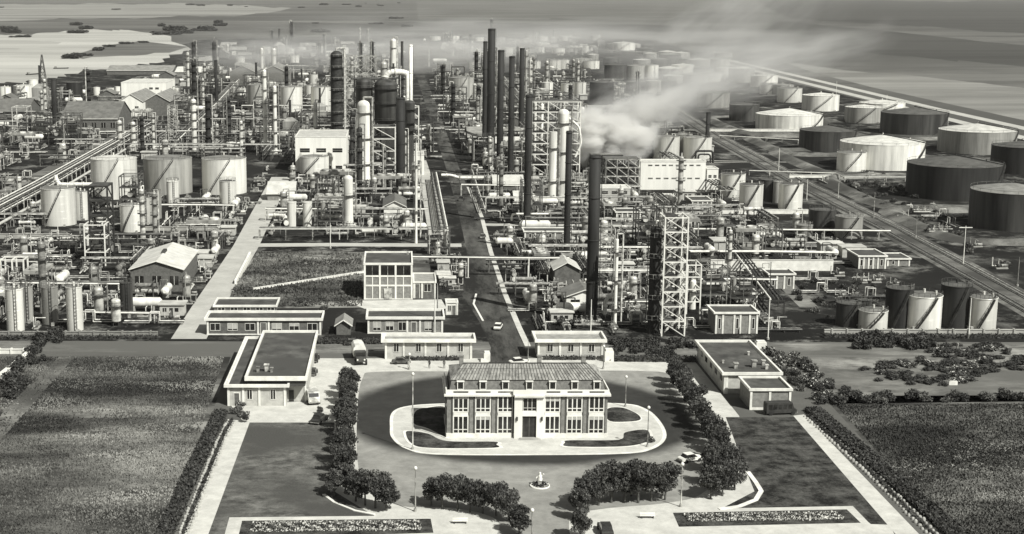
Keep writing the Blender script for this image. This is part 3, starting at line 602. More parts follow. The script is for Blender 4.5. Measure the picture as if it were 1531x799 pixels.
gable_shed('shelter', 'small pale roof shelter left of the white columns, nearest of three', 770, 812, 306, 300, 286, 14, wall=BRICKD, roof=SHEETL, along='x')
gable_shed('shelter', 'low grey shed among pipes behind the two slim white vessels', 400, 440, 300, 290, 272, 16, wall=BRICK, roof=SHEETL, along='x')
gable_shed('dark_shed', 'dark pitched shed left of the tallest black chimneys', 700, 724, 225, 205, 190, 30, wall=BRICKD, roof=SHEETM, along='x')
gable_shed('train_shed', 'long pale-roofed train shed at the far side of the refinery', 262, 330, 116, 108, 100, 40, wall=BRICK, roof=SHEETL, along='x')
gable_shed('train_shed', 'far long low shed with pale roof near the river bend', 160, 258, 112, 106, 98, 40, wall=BRICKD, roof=SHEETM, along='x')
# long white walls and kerbs across the plot
def wall_run(name, label, x0, x1, y, h, w=0.5, mat=WHITE, cat='wall', posts=0, y2=None):
    a, c = G(x0, y), G(x1, y if y2 is None else y2); t = thing(name, label, cat, tuple((a + c) / 2)); d = (c - a) / 2
    n = Vector((-d.y, d.x, 0)).normalized() * w / 2
    m = MB(); m.prism([(-d - n)[:2], (d - n)[:2], (d + n)[:2], (-d + n)[:2]], 0, h); part('wall_panel', m, mat, t)
    m = MB(); n2 = n * 1.5; m.prism([(-d - n2)[:2], (d - n2)[:2], (d + n2)[:2], (-d + n2)[:2]], h, h + .12); part('coping', m, mat, t)
    for k in range(posts):
        p = -d + d * 2 * (k + .5) / posts; m = MB(); m.box(p.x - .2, p.y - w, 0, p.x + .2, p.y + w, h + .3); part('pier', m, mat, t)
    return t
wall_run('boundary_wall', 'low grey boundary wall in front of the dark cylinders at lower left', -60, 236, 503, 1.1, mat=BRICK, posts=14)
wall_run('boundary_wall', 'low pale boundary wall in front of the silver tanks at lower right', 1232, 1640, 500, 1.1, mat=CONC, posts=18)
wall_run('bund_wall', 'long bright wall behind the little white-framed pump house', 1062, 1245, 405, 3.2)
wall_run('bund_wall', 'thin pale wall in front of the tank pair below the railway', 1110, 1248, 369, 1.2, mat=CONC)
wall_run('bund_wall', 'pale wall in front of the row of silver tanks by the long hall', 1078, 1208, 320, 1.6)
wall_run('bund_wall', 'low pale wall before the three big tank row at left', -20, 104, 357, 1.6, mat=CONC)
wall_run('bund_wall', 'pale low wall behind the gabled shed with bright roof', 190, 330, 345, 1.3, mat=CONC)
wall_run('bund_wall', 'thin pale kerb wall across the foot of the big white cone tank', 1180, 1350, 266, 1.2)
wall_run('bund_wall', 'thin pale wall in front of the white low tank in the tank farm', 1060, 1196, 197, 1.5)
wall_run('garden_wall', 'white inner garden wall at the far left edge beside the field', -10, 45, 529, 1.0, posts=3)
wall_run('garden_wall', 'white garden wall running toward the left frame edge', 45, -40, 531, 1.0, y2=600, w=.8)
wall_run('bund_wall', 'pale wall slanting along the rough plot beside the service road', 352, 374, 425, 1.0, y2=382)
wall_run('bund_wall', 'thin slanting white pipe wall across the rough plot to the three-bay block', 378, 545, 434, .5, y2=408, w=.3)
# ================================================================== tanks
TM = {'s': (SILVER, TROOFM), 'g': (SILVERD, TROOFM), 'w': (TWHITE, TROOFL), 'd': (TDARK, TROOFD), 'b': (TBLACK, TROOFD), 'sd': (SILVER, TROOFD), 'gl': (SILVERD, TROOFL), 'dl': (TDARK, TROOFM)}
def tank(label, cx, yb, yt, w, k='s', big=False, group=None, roofh=None, name='storage_tank', bundr=None):
    """cx: centre column, yb: row of the nearest foot, yt: row of the nearest top rim, w: width in pixels"""
    f = G(cx, yb); r = 4
    for _ in range(6):
        p = Vector((f.x * (f.y + r) / f.y, f.y + r, 0)); fd = p.y * cT + CH * sT; r = w / 2 * fd / F
    H = ZT(f.y, yt); mat, rm = TM[k]
    t = thing(name, label, 'storage tank', p, 0, group)
    n = 40 if w > 30 else 24
    m = MB(); m.lathe([(r, 0), (r, H)], n); m.lathe([(r + .06, H - .18), (r + .1, H - .1), (r + .1, H + .03), (r - .1, H + .03)], n)
    nb = max(2, int(H / 2.4))
    if w > 20:
        for i in range(1, nb): m.lathe([(r, H * i / nb - .05), (r + .035, H * i / nb), (r, H * i / nb + .05)], n)
    part('shell', m, mat, t)
    rh = roofh if roofh is not None else r * (.16 if big else .13)
    m = MB(); m.lathe([(r - .05, H), (r * .6, H + rh * .45), (0.3, H + rh), (0.001, H + rh)], n); part('roof', m, rm, t)
    if w > 14:
        if w < 30:                                    # upright caged ladder on the slimmer ones
            m = MB(); 
            for s in (-.3, .3): m.beam((r * .3 + s, -r * .955 - .25, .2), (r * .3 + s, -r * .955 - .25, H + 1), .1)
            for i in range(int(H / .9)): m.beam((r * .3 - .3, -r * .955 - .25, .5 + i * .9), (r * .3 + .3, -r * .955 - .25, .5 + i * .9), .08)
            part('ladder', m, DARK, t)
        m = MB(); rr = r + .08                       # spiral stair with its hand rail
        a0 = -2.2 if not big else -1.25; a1 = a0 + (1.0 if not big else .75); q = 14; P = []; 
        for i in range(q + 1):
            a = a0 + (a1 - a0) * i / q; P.append(Vector(((rr + .4) * math.cos(a), (rr + .4) * math.sin(a), H * i / q)))
        for u, v in zip(P, P[1:]) if w >= 30 else (): m.beam(u, v, .5 if big else .32); m.beam(u + Vector((0, 0, 1)), v + Vector((0, 0, 1)), .12)
        for u in P[::2] if w >= 30 else (): m.beam(u, u + Vector((0, 0, 1)), .08)
        if big:
            e = P[-1]; m.beam(e, Vector((0, 0, H + rh + .2)), .7); m.beam(e + Vector((0, 0, 1)), Vector((0, 0, H + rh + 1.1)), .12)
        if w >= 30: part('stair', m, DARK, t)
        m = MB(); m.lathe([(r - .1, H + 1.0), (r - .02, H + 1.05), (r - .1, H + 1.1)], n)
        for i in range(0, n, 2): a = 2 * PI * i / n; m.beam(((r - .06) * math.cos(a), (r - .06) * math.sin(a), H), ((r - .06) * math.cos(a), (r - .06) * math.sin(a), H + 1.05), .07)
        part('handrail', m, MGREY, t)
        m = MB(); m.tube((0, 0, H + rh - .1), (0, 0, H + rh + .9), .3, 8); part('vent', m, mat, t); m = MB(); m.tube((r * .6, -r * .2, H + .1), (r * .6, -r * .2, H + rh * .4 + .9), .25, 8); part('hatch', m, mat, t)
        m = MB(); m.tube((r * .5, -r * .86, .6), (r * .5 + .4, -r * .86 - 2.2, .6), .2, 8).box(r * .5 + .1, -r * .86 - 2.6, .2, r * .5 + .8, -r * .86 - 2.0, 1.0); part('nozzle', m, LGREY, t)
    OCC.append((p.x, p.y, r + 1)); return t
T = [
 # front left
 ('big white tank, left of the row of three behind the pipe frames', 172, 299, 240, 68, 'w'),
 ('big grey tank with dark streaked flank, middle of the row of three at left', 252, 292, 240, 72, 'g'),
 ('big silver tank, right of the row of three at left', 336, 292, 240, 66, 's'),
 ('broad silver tank at left with light band, before the slanting pipe rack', 89, 339, 284, 51, 's'),
 ('slim tank partly hidden right of the broad silver tank at left', 122, 330, 288, 22, 's'),
 ('silver tank in front of the big grey one, nearest of its short row', 198, 348, 308, 35, 's'),
 ('narrow grey tank just behind the nearest of the short row', 217, 336, 297, 22, 'g'),
 ('narrow grey tank at the far end of the short row', 231, 328, 290, 22, 'g'),
 ('small dark-topped silver tank in front of the big silver tank', 341, 308, 272, 25, 'sd'),
 ('tall pale cylinder at the far left bottom edge by the boundary wall', 24, 497, 434, 26, 's'),
 ('tall grey cylinder half hidden behind the far left pale one', 42, 482, 430, 18, 'g'),
 ('tall grey cylinder, second group along the lower left wall', 76, 486, 431, 24, 'g'),
 ('tall pale cylinder with dark diagonal stair, right end of lower left group', 113, 496, 431, 24, 's'),
 ('tall dark cylinder left of the gabled shed', 190, 474, 424, 19, 'd'),  # dark tank paint all round
 ('silver round tank standing right before the tall white power house', 470, 261, 236, 44, 's'),
 ('tall slim white vessel, left of the pair above the rough plot', 436.5, 340, 303, 14, 'w'),
 ('tall slim white vessel, right of the pair above the rough plot', 460, 342, 303, 14, 'w'),
 ('white domed vessel before the big grey tank at left', 259, 308, 272, 19, 'w'),
 # back left
 ('pale grey tank below the twin grey stores, left of four', 385, 166, 128, 30, 'g'),
 ('silver tank below the back pipe deck, second of four', 436, 168, 131, 33, 's'),
 ('silver tank right of the ringed column, third of four', 481, 168, 131, 32, 's'),
 ('small tank on the back row under the white pipe deck', 469, 131, 112, 13, 's'),
 ('small white tank by the river at the far left edge', 8, 150, 131, 18, 'w'), ('white tank by the river, wide and low', 36, 147, 129, 30, 'w'),
 ('upright white tank right of the wide low one by the river', 51, 146, 120, 14, 'w'), ('slim white tank beside the lattice mast', 63, 143, 124, 9, 'w'),
 ('slim grey tank right of the short black chimney', 94, 147, 131, 10, 'g'), ('dark round tank left of the pale warehouses', 112, 148, 124, 24, 'b'),
 ('white small tank under the white gabled store', 145, 143, 131, 10, 'w'), ('silver small tank under the white gabled store', 165, 143, 132, 12, 's'), ('tiny white tank next to the pale warehouse', 176, 141, 130, 8, 'w'),
 # centre background
 ('grey silver tank beside the main road, far up', 690, 149, 117, 37, 'g'), ('slim silver tank just right of the roadside grey tank', 712, 151, 128, 10, 's'),
 ('pale tank right of three black chimneys, first of three', 818, 146, 124, 17, 'w'), ('pale tank right of three black chimneys, second of three', 847, 146, 126, 17, 's'), ('pale tank right of three black chimneys, third of three', 867, 147, 124, 18, 's'),
 ('square-looking black tank at the head of the steam plume', 899, 158, 124, 36, 'b'),
 ('white dome-topped tank at the very back, left', 810, 74, 65, 24, 'w'), ('white dome-topped tank at the very back, right', 932, 76, 65, 34, 'w'),
 ('dark tank behind the plume with a pale right flank', 920, 119, 98, 34, 'd'), ('grey tank next to the dark one behind the plume', 950, 119, 99, 26, 'g'), ('silver tank behind the plume, right of the grey one', 974, 118, 98, 20, 's'),
 ('dark wide tank at the back beyond the plume', 1001, 97, 82, 32, 'dl'), ('pale wide tank in front of the dark one beyond the plume', 1000, 112, 103, 42, 'gl'), ('dark low tank in the far back centre', 965, 81, 73, 26, 'd'),
 ('small white tank left of the far steam', 760, 84, 72, 14, 'w'), ('far white-roofed tank beside the road vanishing point', 684, 74, 66, 18, 'w'), ('far small tank at the back between the stacks', 714, 84, 73, 11, 's'), ('far small silver tank right of the tallest chimney', 744, 88, 77, 10, 's'),
 ('far low tank at back right of the domed one', 850, 78, 70, 16, 'g'), ('far grey tank before the right domed tank', 886, 92, 82, 18, 'gl'),
 # tank farm right
 ('hazy grey tank at the upper end of the tank farm', 1108, 124, 103, 38, 'gl'), ('hazy pale low tank near the highway at the farm end', 1142, 131, 114, 40, 'w'),
 ('hazy grey tank half lost in the steam', 1066, 162, 140, 48, 'g'), ('dark grey tank left of the low white one', 1112, 182, 158, 44, 'd'),
 ('silver tank with dark left flank at the back of the farm', 1180, 154, 133, 36, 's'), ('pale low tank below the highway, back row', 1226, 167, 144, 54, 'w'),
 ('pale wide tank half hidden behind the silver ribbed one', 1318, 170, 156, 66, 'w'), ('silver tank with dark ribs and pale roof, back row', 1290, 185, 162, 54, 'gl'),
 ('wide low bright white tank in the middle of the farm', 1179, 197, 174, 98, 'w'), ('wide dark grey tank with pale stair, back right', 1365, 203, 172, 96, 'd'),
 ('dark low tank between the white ones', 1236, 228, 198, 82, 'd'), ('big white tank with cone roof and dark stair', 1317, 256, 218, 122, 'w'),
 ('small silver tank left before the big white cone-roofed one', 1272, 257, 230, 42, 's'), ('big pale-roofed silver tank near the right edge', 1459, 232, 199, 111, 'gl'),
 ('huge black tank right of the big white cone-roofed one', 1424, 302, 252, 136, 'b'), ('dark tank cut by the right edge, behind', 1524, 262, 222, 84, 'b'), ('huge dark tank with grey roof cut by the right edge', 1512, 348, 292, 124, 'dl'),
 # centre right
 ('dark-sided tank left of the white pair behind the long hall', 966, 237, 203, 28, 'd'), ('white tank behind the long hall, left of the pair', 996, 241, 206, 38, 's'), ('grey tank between the white pair behind the long hall', 1021, 237, 202, 26, 'g'), ('white tank behind the long hall, right of the pair', 1042, 241, 207, 42, 's'),
 ('small tank under the plume before the long hall', 948, 238, 224, 22, 'g'), ('silver tank right of the long hall, left of the row', 1095, 296, 262, 36, 'sd'), ('silver tank right of the long hall, middle of the row', 1122, 314, 278, 35, 'sd'), ('dark tank behind the middle of that silver row', 1148, 302, 270, 24, 'd'), ('silver tank right of the long hall, right end of the row', 1181, 314, 277, 35, 'sd'), ('slim grey tank between the two right-hand silver ones', 1162, 304, 272, 14, 'g'),
 ('dark tank below the railway, left of two', 1228, 350, 316, 38, 'd'), ('silver-flanked tank below the railway, right of two', 1268, 357, 326, 40, 'g'),
 ('low grey tank by the dark shed row, left', 1143, 357, 338, 26, 'g'), ('low grey tank by the dark shed row, right', 1202, 357, 338, 24, 'g'), ('low dark tank at the left of the shed row', 1092, 357, 340, 28, 'd'),
 ('low silver tank, leftmost bright one by the lower right wall', 1304, 496, 468, 42, 's'), ('dark low tank behind the leftmost bright one at lower right', 1267, 490, 456, 36, 'd'),
 ('dark tall tank behind the middle silver one at lower right', 1342, 492, 434, 40, 'b'), ('tall silver tank, middle of the lower right group', 1378, 496, 446, 53, 's'),
 ('black tall tank between the two tall silver ones at lower right', 1426, 492, 430, 44, 'b'), ('tall silver tank, right end of the lower right group', 1467, 496, 448, 40, 's'),
 ('dark tank left of the lower right group behind the dark one', 1290, 470, 450, 24, 'd'),
]
def tank_rows(rows, phrase, kinds, seed):
    rd = random.Random(seed); L_ = []
    for x0, x1, y, n, w, h in rows:
        for i in range(n): L_.append((x0 + (x1 - x0) * (i + rd.uniform(.2, .8)) / n, y + rd.uniform(-1.5, 1.5), w * rd.uniform(.75, 1.2), h * rd.uniform(.8, 1.15), rd.choice(kinds)))
    L_.sort(); nm = dict(s='silver', g='grey', w='white', d='dark', b='black', gl='grey pale-roofed', dl='dark grey-roofed'); T2 = []
    for i, (x, y, w, h, k) in enumerate(L_): T2.append((f"{nm[k]} round tank, {nth(i)} from left {phrase}", x, y, y - h, w, k))
    return T2
T += tank_rows([(905, 985, 72, 3, 20, 6), (960, 1090, 86, 5, 24, 8), (905, 1100, 100, 6, 28, 10), (1010, 1120, 112, 4, 30, 11), (990, 1085, 124, 3, 34, 14), (930, 1040, 138, 4, 30, 15), (1120, 1200, 142, 2, 34, 14)], 'in the far tank rows behind the steam', 'w s g d gl dl'.split(), 3)
T += tank_rows([(640, 900, 62, 8, 17, 7), (650, 890, 80, 7, 17, 9), (790, 900, 104, 5, 20, 13), (655, 760, 108, 3, 18, 13)], 'in the farthest tank rows right of the road', 's w g d s'.split(), 4)
T += tank_rows([(380, 600, 80, 7, 15, 9), (300, 560, 96, 6, 16, 11), (340, 600, 148, 5, 20, 18)], 'in the back tank rows left of the cracker', 's w g s'.split(), 5)
for a in T:
    lab, cx, yb, yt, w, k = a; big = w > 80
    tank(lab, cx, yb, yt, w, k, big)
# earth bunds round the farm tanks
def bund(label, x0, y0, x1, y1, h=1.5):
    A, B = G(x0, y1), G(x1, y1); Y0, Y1 = A.y, G(x0, y0).y; c = Vector(((A.x + B.x) / 2, (Y0 + Y1) / 2, 0)); hx, hy = (B.x - A.x) / 2, (Y1 - Y0) / 2; P = []; rd = random.Random(int(x0)); t = MB()
    for i in range(48):
        a = 2 * PI * i / 48; ca, sa = math.cos(a), math.sin(a); k = 1 / (abs(ca) ** 5 + abs(sa) ** 5) ** .2; P.append(Vector((hx * ca * k, hy * sa * k, 0)))
    n = len(P); vs = []
    for i in range(n):
        d = (P[(i + 1) % n] - P[i - 1]).normalized(); nn = Vector((-d.y, d.x, 0)); hh = h * rd.uniform(.8, 1.1)
        for o, z in ((5, 0), (2.4, hh * .6), (.9, hh), (-.9, hh), (-2.4, hh * .6), (-5, 0)): vs.append(tuple(P[i] + nn * o + Vector((0, 0, z + .004))))
    t._a(vs, [(i * 6 + j, i * 6 + j + 1, ((i + 1) % n) * 6 + j + 1, ((i + 1) % n) * 6 + j) for i in range(n) for j in range(5)], True)
    o = part('earth_bund', t, G_DIRT, None, tuple(c)); tag(o, label, 'earth bund', 'earth bunds of the tank farm')
bund('low earth bund around the wide low white tank', 1115, 176, 1240, 202); bund('low earth bund around the dark low tank', 1180, 205, 1290, 233); bund('low earth bund around the big white cone-roofed tank', 1240, 225, 1400, 264)
bund('low earth bund around the dark tank at back right', 1300, 182, 1430, 209); bund('low earth bund around the pale-roofed tank at right', 1395, 206, 1545, 240); bund('earth bund around the huge black tank', 1335, 266, 1530, 316); bund('earth bund around the huge tank cut by the right edge', 1430, 312, 1660, 364)
# ================================================================== chimneys
def chimney(label, cx, yb, yt, w, mat=BLACK, taper=.85, top='rim', base=True, name='chimney'):
    f = G(cx, yb); fd = f.y * cT + CH * sT; r = w / 2 * fd / F; H = ZT(f.y, yt)
    t = thing(name, label, 'chimney', f)
    m = MB(); m.lathe([(r, 0), (r * (1 + taper) / 2, H * .5), (r * taper, H), (r * taper * .8, H), (r * taper * .8, H - 2)], 20); part('shaft', m, mat, t)
    for z in (H * .25, H * .5, H * .75, H - .6): m = MB(); q = r * (1 + (taper - 1) * z / H); m.lathe([(q, z - .15), (q + .12, z - .12), (q + .12, z + .12), (q, z + .15)], 20); part('band', m, mat, t)
    m = MB(); x = r + .3
    for s in (-.25, .25): m.beam((x, s, 2), (x * taper, s, H), .1)
    k = 2.0
    while k < H: m.beam((r + .3, -.25, k), (r + .3, .25, k), .08); k += 1.2
    part('ladder', m, DARK if mat is BLACK else MGREY, t)
    if base: m = MB(); m.box(-r * 1.7, -r * 1.7, 0, r * 1.7, r * 1.7, 1.2); part('base', m, CONC, t)
    OCC.append((f.x, f.y, r * 1.8)); return t
CHM = [('thick tall black chimney between the long hall and the right gatehouse', 884, 484, 232, 18, BLACK, .95), ('tallest black chimney, right one of the twin behind the main road', 733, 236, 43, 12, BLACK, .9), ('black chimney left of the tallest one and slightly shorter', 724, 226, 62, 7, BLACK, .9),
 ('black chimney right of the tallest, middle of the three slim ones', 747, 250, 75, 10, BLACK, .95), ('black chimney, right one of the three slim ones', 763, 268, 84, 9, BLACK, .95), ('black chimney before the white columns, with a wider upper half', 788, 338, 142, 11, BLACK, .95),
 ('thick black stack beside the white steel frame left of the road', 599, 284, 146, 14, BLACK, .92), ('slim black chimney crossing left of the thick tall black one', 847, 384, 196, 10, BLACK, .9), ('short black chimney at far left beside the loading shed', 83, 194, 118, 8, BLACK, 1.0),
 ('slim dark chimney in the back units, left of the twin stores', 324, 164, 90, 5, BLACK, .9), ('slim black chimney behind the right end of the long hall', 1056, 240, 168, 6, BLACK, .9), ('slender tall white stack left of the main road', 614, 235, 67, 6, WHITE, .9), ('thin dark stack behind the white gooseneck pipe', 601, 150, 62, 4, BLACK, .9),
 ('tall dim black chimney close behind the tallest twin', 779, 195, 72, 8, BLACK, .9)]
for a in CHM: chimney(*a)
# ================================================================== columns and reactors
def rings(m, r, zs, w=.9, n=20):
    for z in zs:
        m.lathe([(r, z), (r + w, z), (r + w, z + .12), (r, z + .12)], n, smooth=False)
def rails(m, r, zs, w=.9, n=20):
    for z in zs:
        m.lathe([(r + w - .05, z + 1.05), (r + w, z + 1.1), (r + w - .05, z + 1.15)], n)
        for i in range(0, n, 2): a = 2 * PI * i / n; m.beam(((r + w) * math.cos(a), (r + w) * math.sin(a), z), ((r + w) * math.cos(a), (r + w) * math.sin(a), z + 1.1), .07)
def column(label, cx, yb, yt, w, mat=SILVER, dome=True, plats=5, pipe=True, name='column', cat='process column'):
    f = G(cx, yb); fd = f.y * cT + CH * sT; r = w / 2 * fd / F; H = ZT(f.y, yt)
    t = thing(name, label, cat, f); hd = r * .8 if dome else 0
    m = MB(); m.lathe([(r * 1.12, 0), (r, 3)], 24).lathe([(r, 3), (r, H - hd)], 24)
    if dome: m.dome(r, H - hd, hd, 24)
    else: m.lathe([(r, H), (0.01, H)], 24)
    part('shell', m, mat, t)
    zs = [H * (k + .7) / (plats + .2) for k in range(plats)]
    if plats:
        m = MB(); rings(m, r, zs); part('platform', m, DARK, t); m = MB(); rails(m, r, zs); part('handrail', m, LGREY, t)
    if pipe:
        m = MB(); m.path([(0, 0, H - .2), (0, 0, H + 1.2), (r + 1, -.4, H + 1.2), (r + 1, -.4, 2)], max(.22, r * .16), 8); part('overhead_pipe', m, LGREY, t)
    m = MB()
    for s in (-.25, .25): m.beam((-r - .35, s, 1), (-r - .35, s, H - hd), .1)
    for k in range(int(H / 1.5)): m.beam((-r - .35, -.25, 1 + k * 1.5), (-r - .35, .25, 1 + k * 1.5), .08)
    part('ladder', m, MGREY, t)
    OCC.append((f.x, f.y, r + 1.5)); return t
COL = [('tall white domed column right of the black chimneys, taller of the pair', 840, 300, 163, 17, TWHITE, True, 3), ('tall white column, shorter and left of the domed one', 825, 306, 197, 12, TWHITE, False, 2),
 ('tall dark column with bright tray rings left of the reactors', 504, 214, 76, 18, DARK, True, 8), ('fat white column with cone of platforms below the dark reactor', 544, 272, 150, 19, TWHITE, True, 3), ('slim white column reaching above the pipe racks in front of the white power house', 521, 335, 262, 14, TWHITE, True, 1),
 ('dark column with platforms right before the fat white column', 538, 290, 190, 8, DARK, True, 4), ('short ribbed silver column at left of the ringed pair', 180, 226, 180, 7, SILVER, True, 4), ('short ribbed silver column, right of its pair', 200, 226, 182, 7, SILVER, True, 4),
 ('slim tall column with dark top in the left back units', 291, 226, 148, 8, SILVER, True, 6), ('slim dark-topped column in front of the pale grey tank', 397, 230, 104, 6, SILVER, True, 6), ('slim silver column with white head beside the dark-topped one', 412, 232, 128, 6, SILVER, True, 5),
 ('slender pale column rising above the white power house', 472, 210, 153, 6, SILVER, True, 2), ('black tower column left of the white lattice tower', 976, 498, 338, 17, BLACK, True, 5), ('thin white column between the thick chimney and lattice tower', 919, 492, 357, 5, TWHITE, True, 3),  # the tower column is black steel throughout
 ('slim white vessel inside the front left pipe frame', 143, 388, 340, 11, TWHITE, True, 2), ('pale slim column inside the frame right of the lattice tower', 1035, 462, 418, 9, TWHITE, True, 1),
 ('white slim column left of the pale twin columns', 809, 236, 155, 5, TWHITE, True, 3), ('white slim column between the black chimney and the twin columns', 799, 248, 150, 4, TWHITE, False, 3), ('slim column beside the wide frame under the plume', 869, 250, 160, 6, SILVER, True, 5), ('slim column at the back beside the twin chimneys', 786, 150, 75, 4, SILVERD, True, 4),
 ('short pale column in the unit by the rough plot', 500, 300, 268, 7, SILVER, True, 2), ('slim dark column right of the silver tank before the power house', 526, 262, 180, 5, DARK, True, 4), ('thin pale column at the roadside before the three black stacks', 622, 364, 214, 4, TWHITE, False, 2),
 ('grey column in the far back units by the river', 410, 118, 72, 7, SILVER, True, 2), ('pale column in the far back units by the river', 392, 118, 72, 5, SILVER, True, 2), ('white domed column far back behind the gooseneck pipe', 588, 120, 58, 9, TWHITE, True, 2), ('squat pale column left of the gooseneck pipe', 574, 136, 92, 10, SILVERD, True, 2)]
for a in COL: column(*a)
# catalytic cracker: two dark vessels, white steel frames, gooseneck
def frame_tower(label, x0, x1, yb, yt, levels, depth, mat=WHITE, w=.45, brace=True, name='steel_frame', cat='steel frame', rail=True, decks=False, nx=1):
    a, c = G(x0, yb), G(x1, yb); Y = a.y; W = c.x - a.x; H = ZT(Y, yt)
    t = thing(name, label, cat, (a.x + W / 2, Y + depth / 2, 0)); hx, hy = W / 2, depth / 2
    X = [-hx + W * i / nx for i in range(nx + 1)]
    for x in X:
        for y in (-hy, hy): m = MB(); m.beam((x, y, 0), (x, y, H), w); part('post', m, mat, t)
    for k in range(1, levels + 1):
        z = H * k / levels - (0 if k < levels else w / 2); m = MB()
        for y in (-hy, hy): m.beam((-hx, y, z), (hx, y, z), w * .8)
        for x in X: m.beam((x, -hy, z), (x, hy, z), w * .8)
        part('beam_level', m, mat, t)
        if decks: m = MB(); m.box(-hx, -hy, z + w * .4, hx, hy, z + w * .4 + .12); part('deck', m, MGREY, t)
    if brace:
        m = MB()
        for k in range(levels):
            z0, z1 = H * k / levels, H * (k + 1) / levels
            for i in range(nx):
                p, q = (X[i], X[i + 1]); 
                m.beam((p, -hy, z1), (q, -hy, z0), w * .55); m.beam((p, hy, z0), (q, hy, z1), w * .55)
            m.beam((-hx, -hy, z0), (-hx, hy, z1), w * .55); m.beam((hx, -hy, z1), (hx, hy, z0), w * .55)
        part('brace', m, mat, t)
    occ_rect(a.x, c.x, Y, Y + depth); return t, hx, hy, H
t, hx, hy, H = frame_tower('white lattice tower with diagonal braces beside the black column', 989, 1023, 503, 325, 8, 7, WHITE, .32, name='lattice_tower', cat='lattice tower')
for k in range(1, 9):
    m = MB(); z = H * k / 8; m.box(-hx + .5, -hy + .5, z - .02, hx * .2, hy - .5, z + .08); part('landing', m, MGREY, t)
    m = MB(); m.beam((-hx + .8, 0, z - H / 8), (hx - .8, 0, z), .5); part('stair_flight', m, LGREY, t)
m = MB(); m.tube((hx * .5, hy * .3, 0), (hx * .5, hy * .3, H * .98), .5, 10).tube((-hx * .5, hy * .5, 0), (-hx * .5, hy * .5, H * .8), .35, 8); part('riser_pipe', m, MGREY, t)
frame_tower('white steel frame of three storeys left of the thick black stack', 558, 591, 262, 190, 4, 12, WHITE, .5, decks=True)
frame_tower('white open steel frame on top of the cracker, highest on the left', 517, 562, 196, 84, 8, 14, LGREY, .5, nx=3, decks=False)
frame_tower('dark steel frame around the cracker reactors', 530, 592, 212, 118, 6, 12, DARK, .7, nx=3, decks=True)
frame_tower('white steel frame at the foot of the slender white stack', 606, 626, 250, 160, 6, 8, WHITE, .35)
frame_tower('white pipe frame around the tall white twin columns', 794, 866, 262, 152, 7, 10, WHITE, .45, nx=3, decks=True)
frame_tower('pale steel frame at the head of the roadside, left of the long hall', 905, 955, 290, 238, 4, 10, LGREY, .45, nx=3, decks=True)
frame_tower('dark frame with white rails at left, before the broad silver tank', 136, 164, 392, 278, 5, 8, DARK, .5, decks=True)
frame_tower('white open frame with slim vessel left of the gabled shed', 128, 158, 398, 336, 3, 7, WHITE, .35, brace=False)
frame_tower('white frame standing left of the lattice tower beside the black column', 893, 918, 420, 342, 6, 6, LGREY, .3)
frame_tower('white frame right of the lattice tower with a pale vessel', 1026, 1046, 470, 396, 4, 7, WHITE, .3, brace=False)
frame_tower('tall narrow white frame in the left back units', 252, 264, 214, 158, 7, 6, LGREY, .35)
frame_tower('wide pale frame under pipes in the back units', 380, 400, 214, 150, 5, 8, LGREY, .4, decks=True)
frame_tower('pale pipe frame at the far left behind the sheds', 20, 42, 208, 160, 3, 10, LGREY, .4, brace=False)
frame_tower('open white frame at the left edge near the bottom', 2, 36, 413, 388, 1, 5, WHITE, .4, brace=False, nx=2)
frame_tower('dark steel frame with tanks inside behind the thick chimney', 884, 930, 262, 232, 3, 12, DARK, .5, decks=True, nx=2)
def reactor(label, cx, yb, yt, w, mat, f0=.45):
    f = G(cx, yb); fd = f.y * cT + CH * sT; r = w / 2 * fd / F; H = ZT(f.y, yt); t = thing('reactor', label, 'reactor vessel', f)
    m = MB(); m.lathe([(r * .25, H * f0 - r * .9), (r, H * f0), (r, H - r * .5)], 28).dome(r, H - r * .5, r * .5, 28).lathe([(r * .8, 0), (r * .8, H * f0 - r * .4)], 6, smooth=False); part('shell', m, mat, t)
    m = MB(); rings(m, r, [H * f0, H * .7, H * .88], 1.2, 28); part('platform', m, DARK, t); m = MB(); rails(m, r, [H * f0, H * .7, H * .88], 1.2, 28); part('handrail', m, MGREY, t)
    m = MB(); m.tube((0, 0, 2), (0, 0, H * f0), r * .3, 12); part('riser', m, SILVERD, t); OCC.append((f.x, f.y, r + 2))
reactor('dark cracker vessel above the fat white column', 545, 240, 116, 25, TDARK, .62)
reactor('dark wide regenerator vessel below the white gooseneck pipe', 577, 240, 118, 34, TDARK, .5)
reactor('dark round-bottomed vessel in the units left of the road', 612, 262, 150, 16, TDARK, .6)
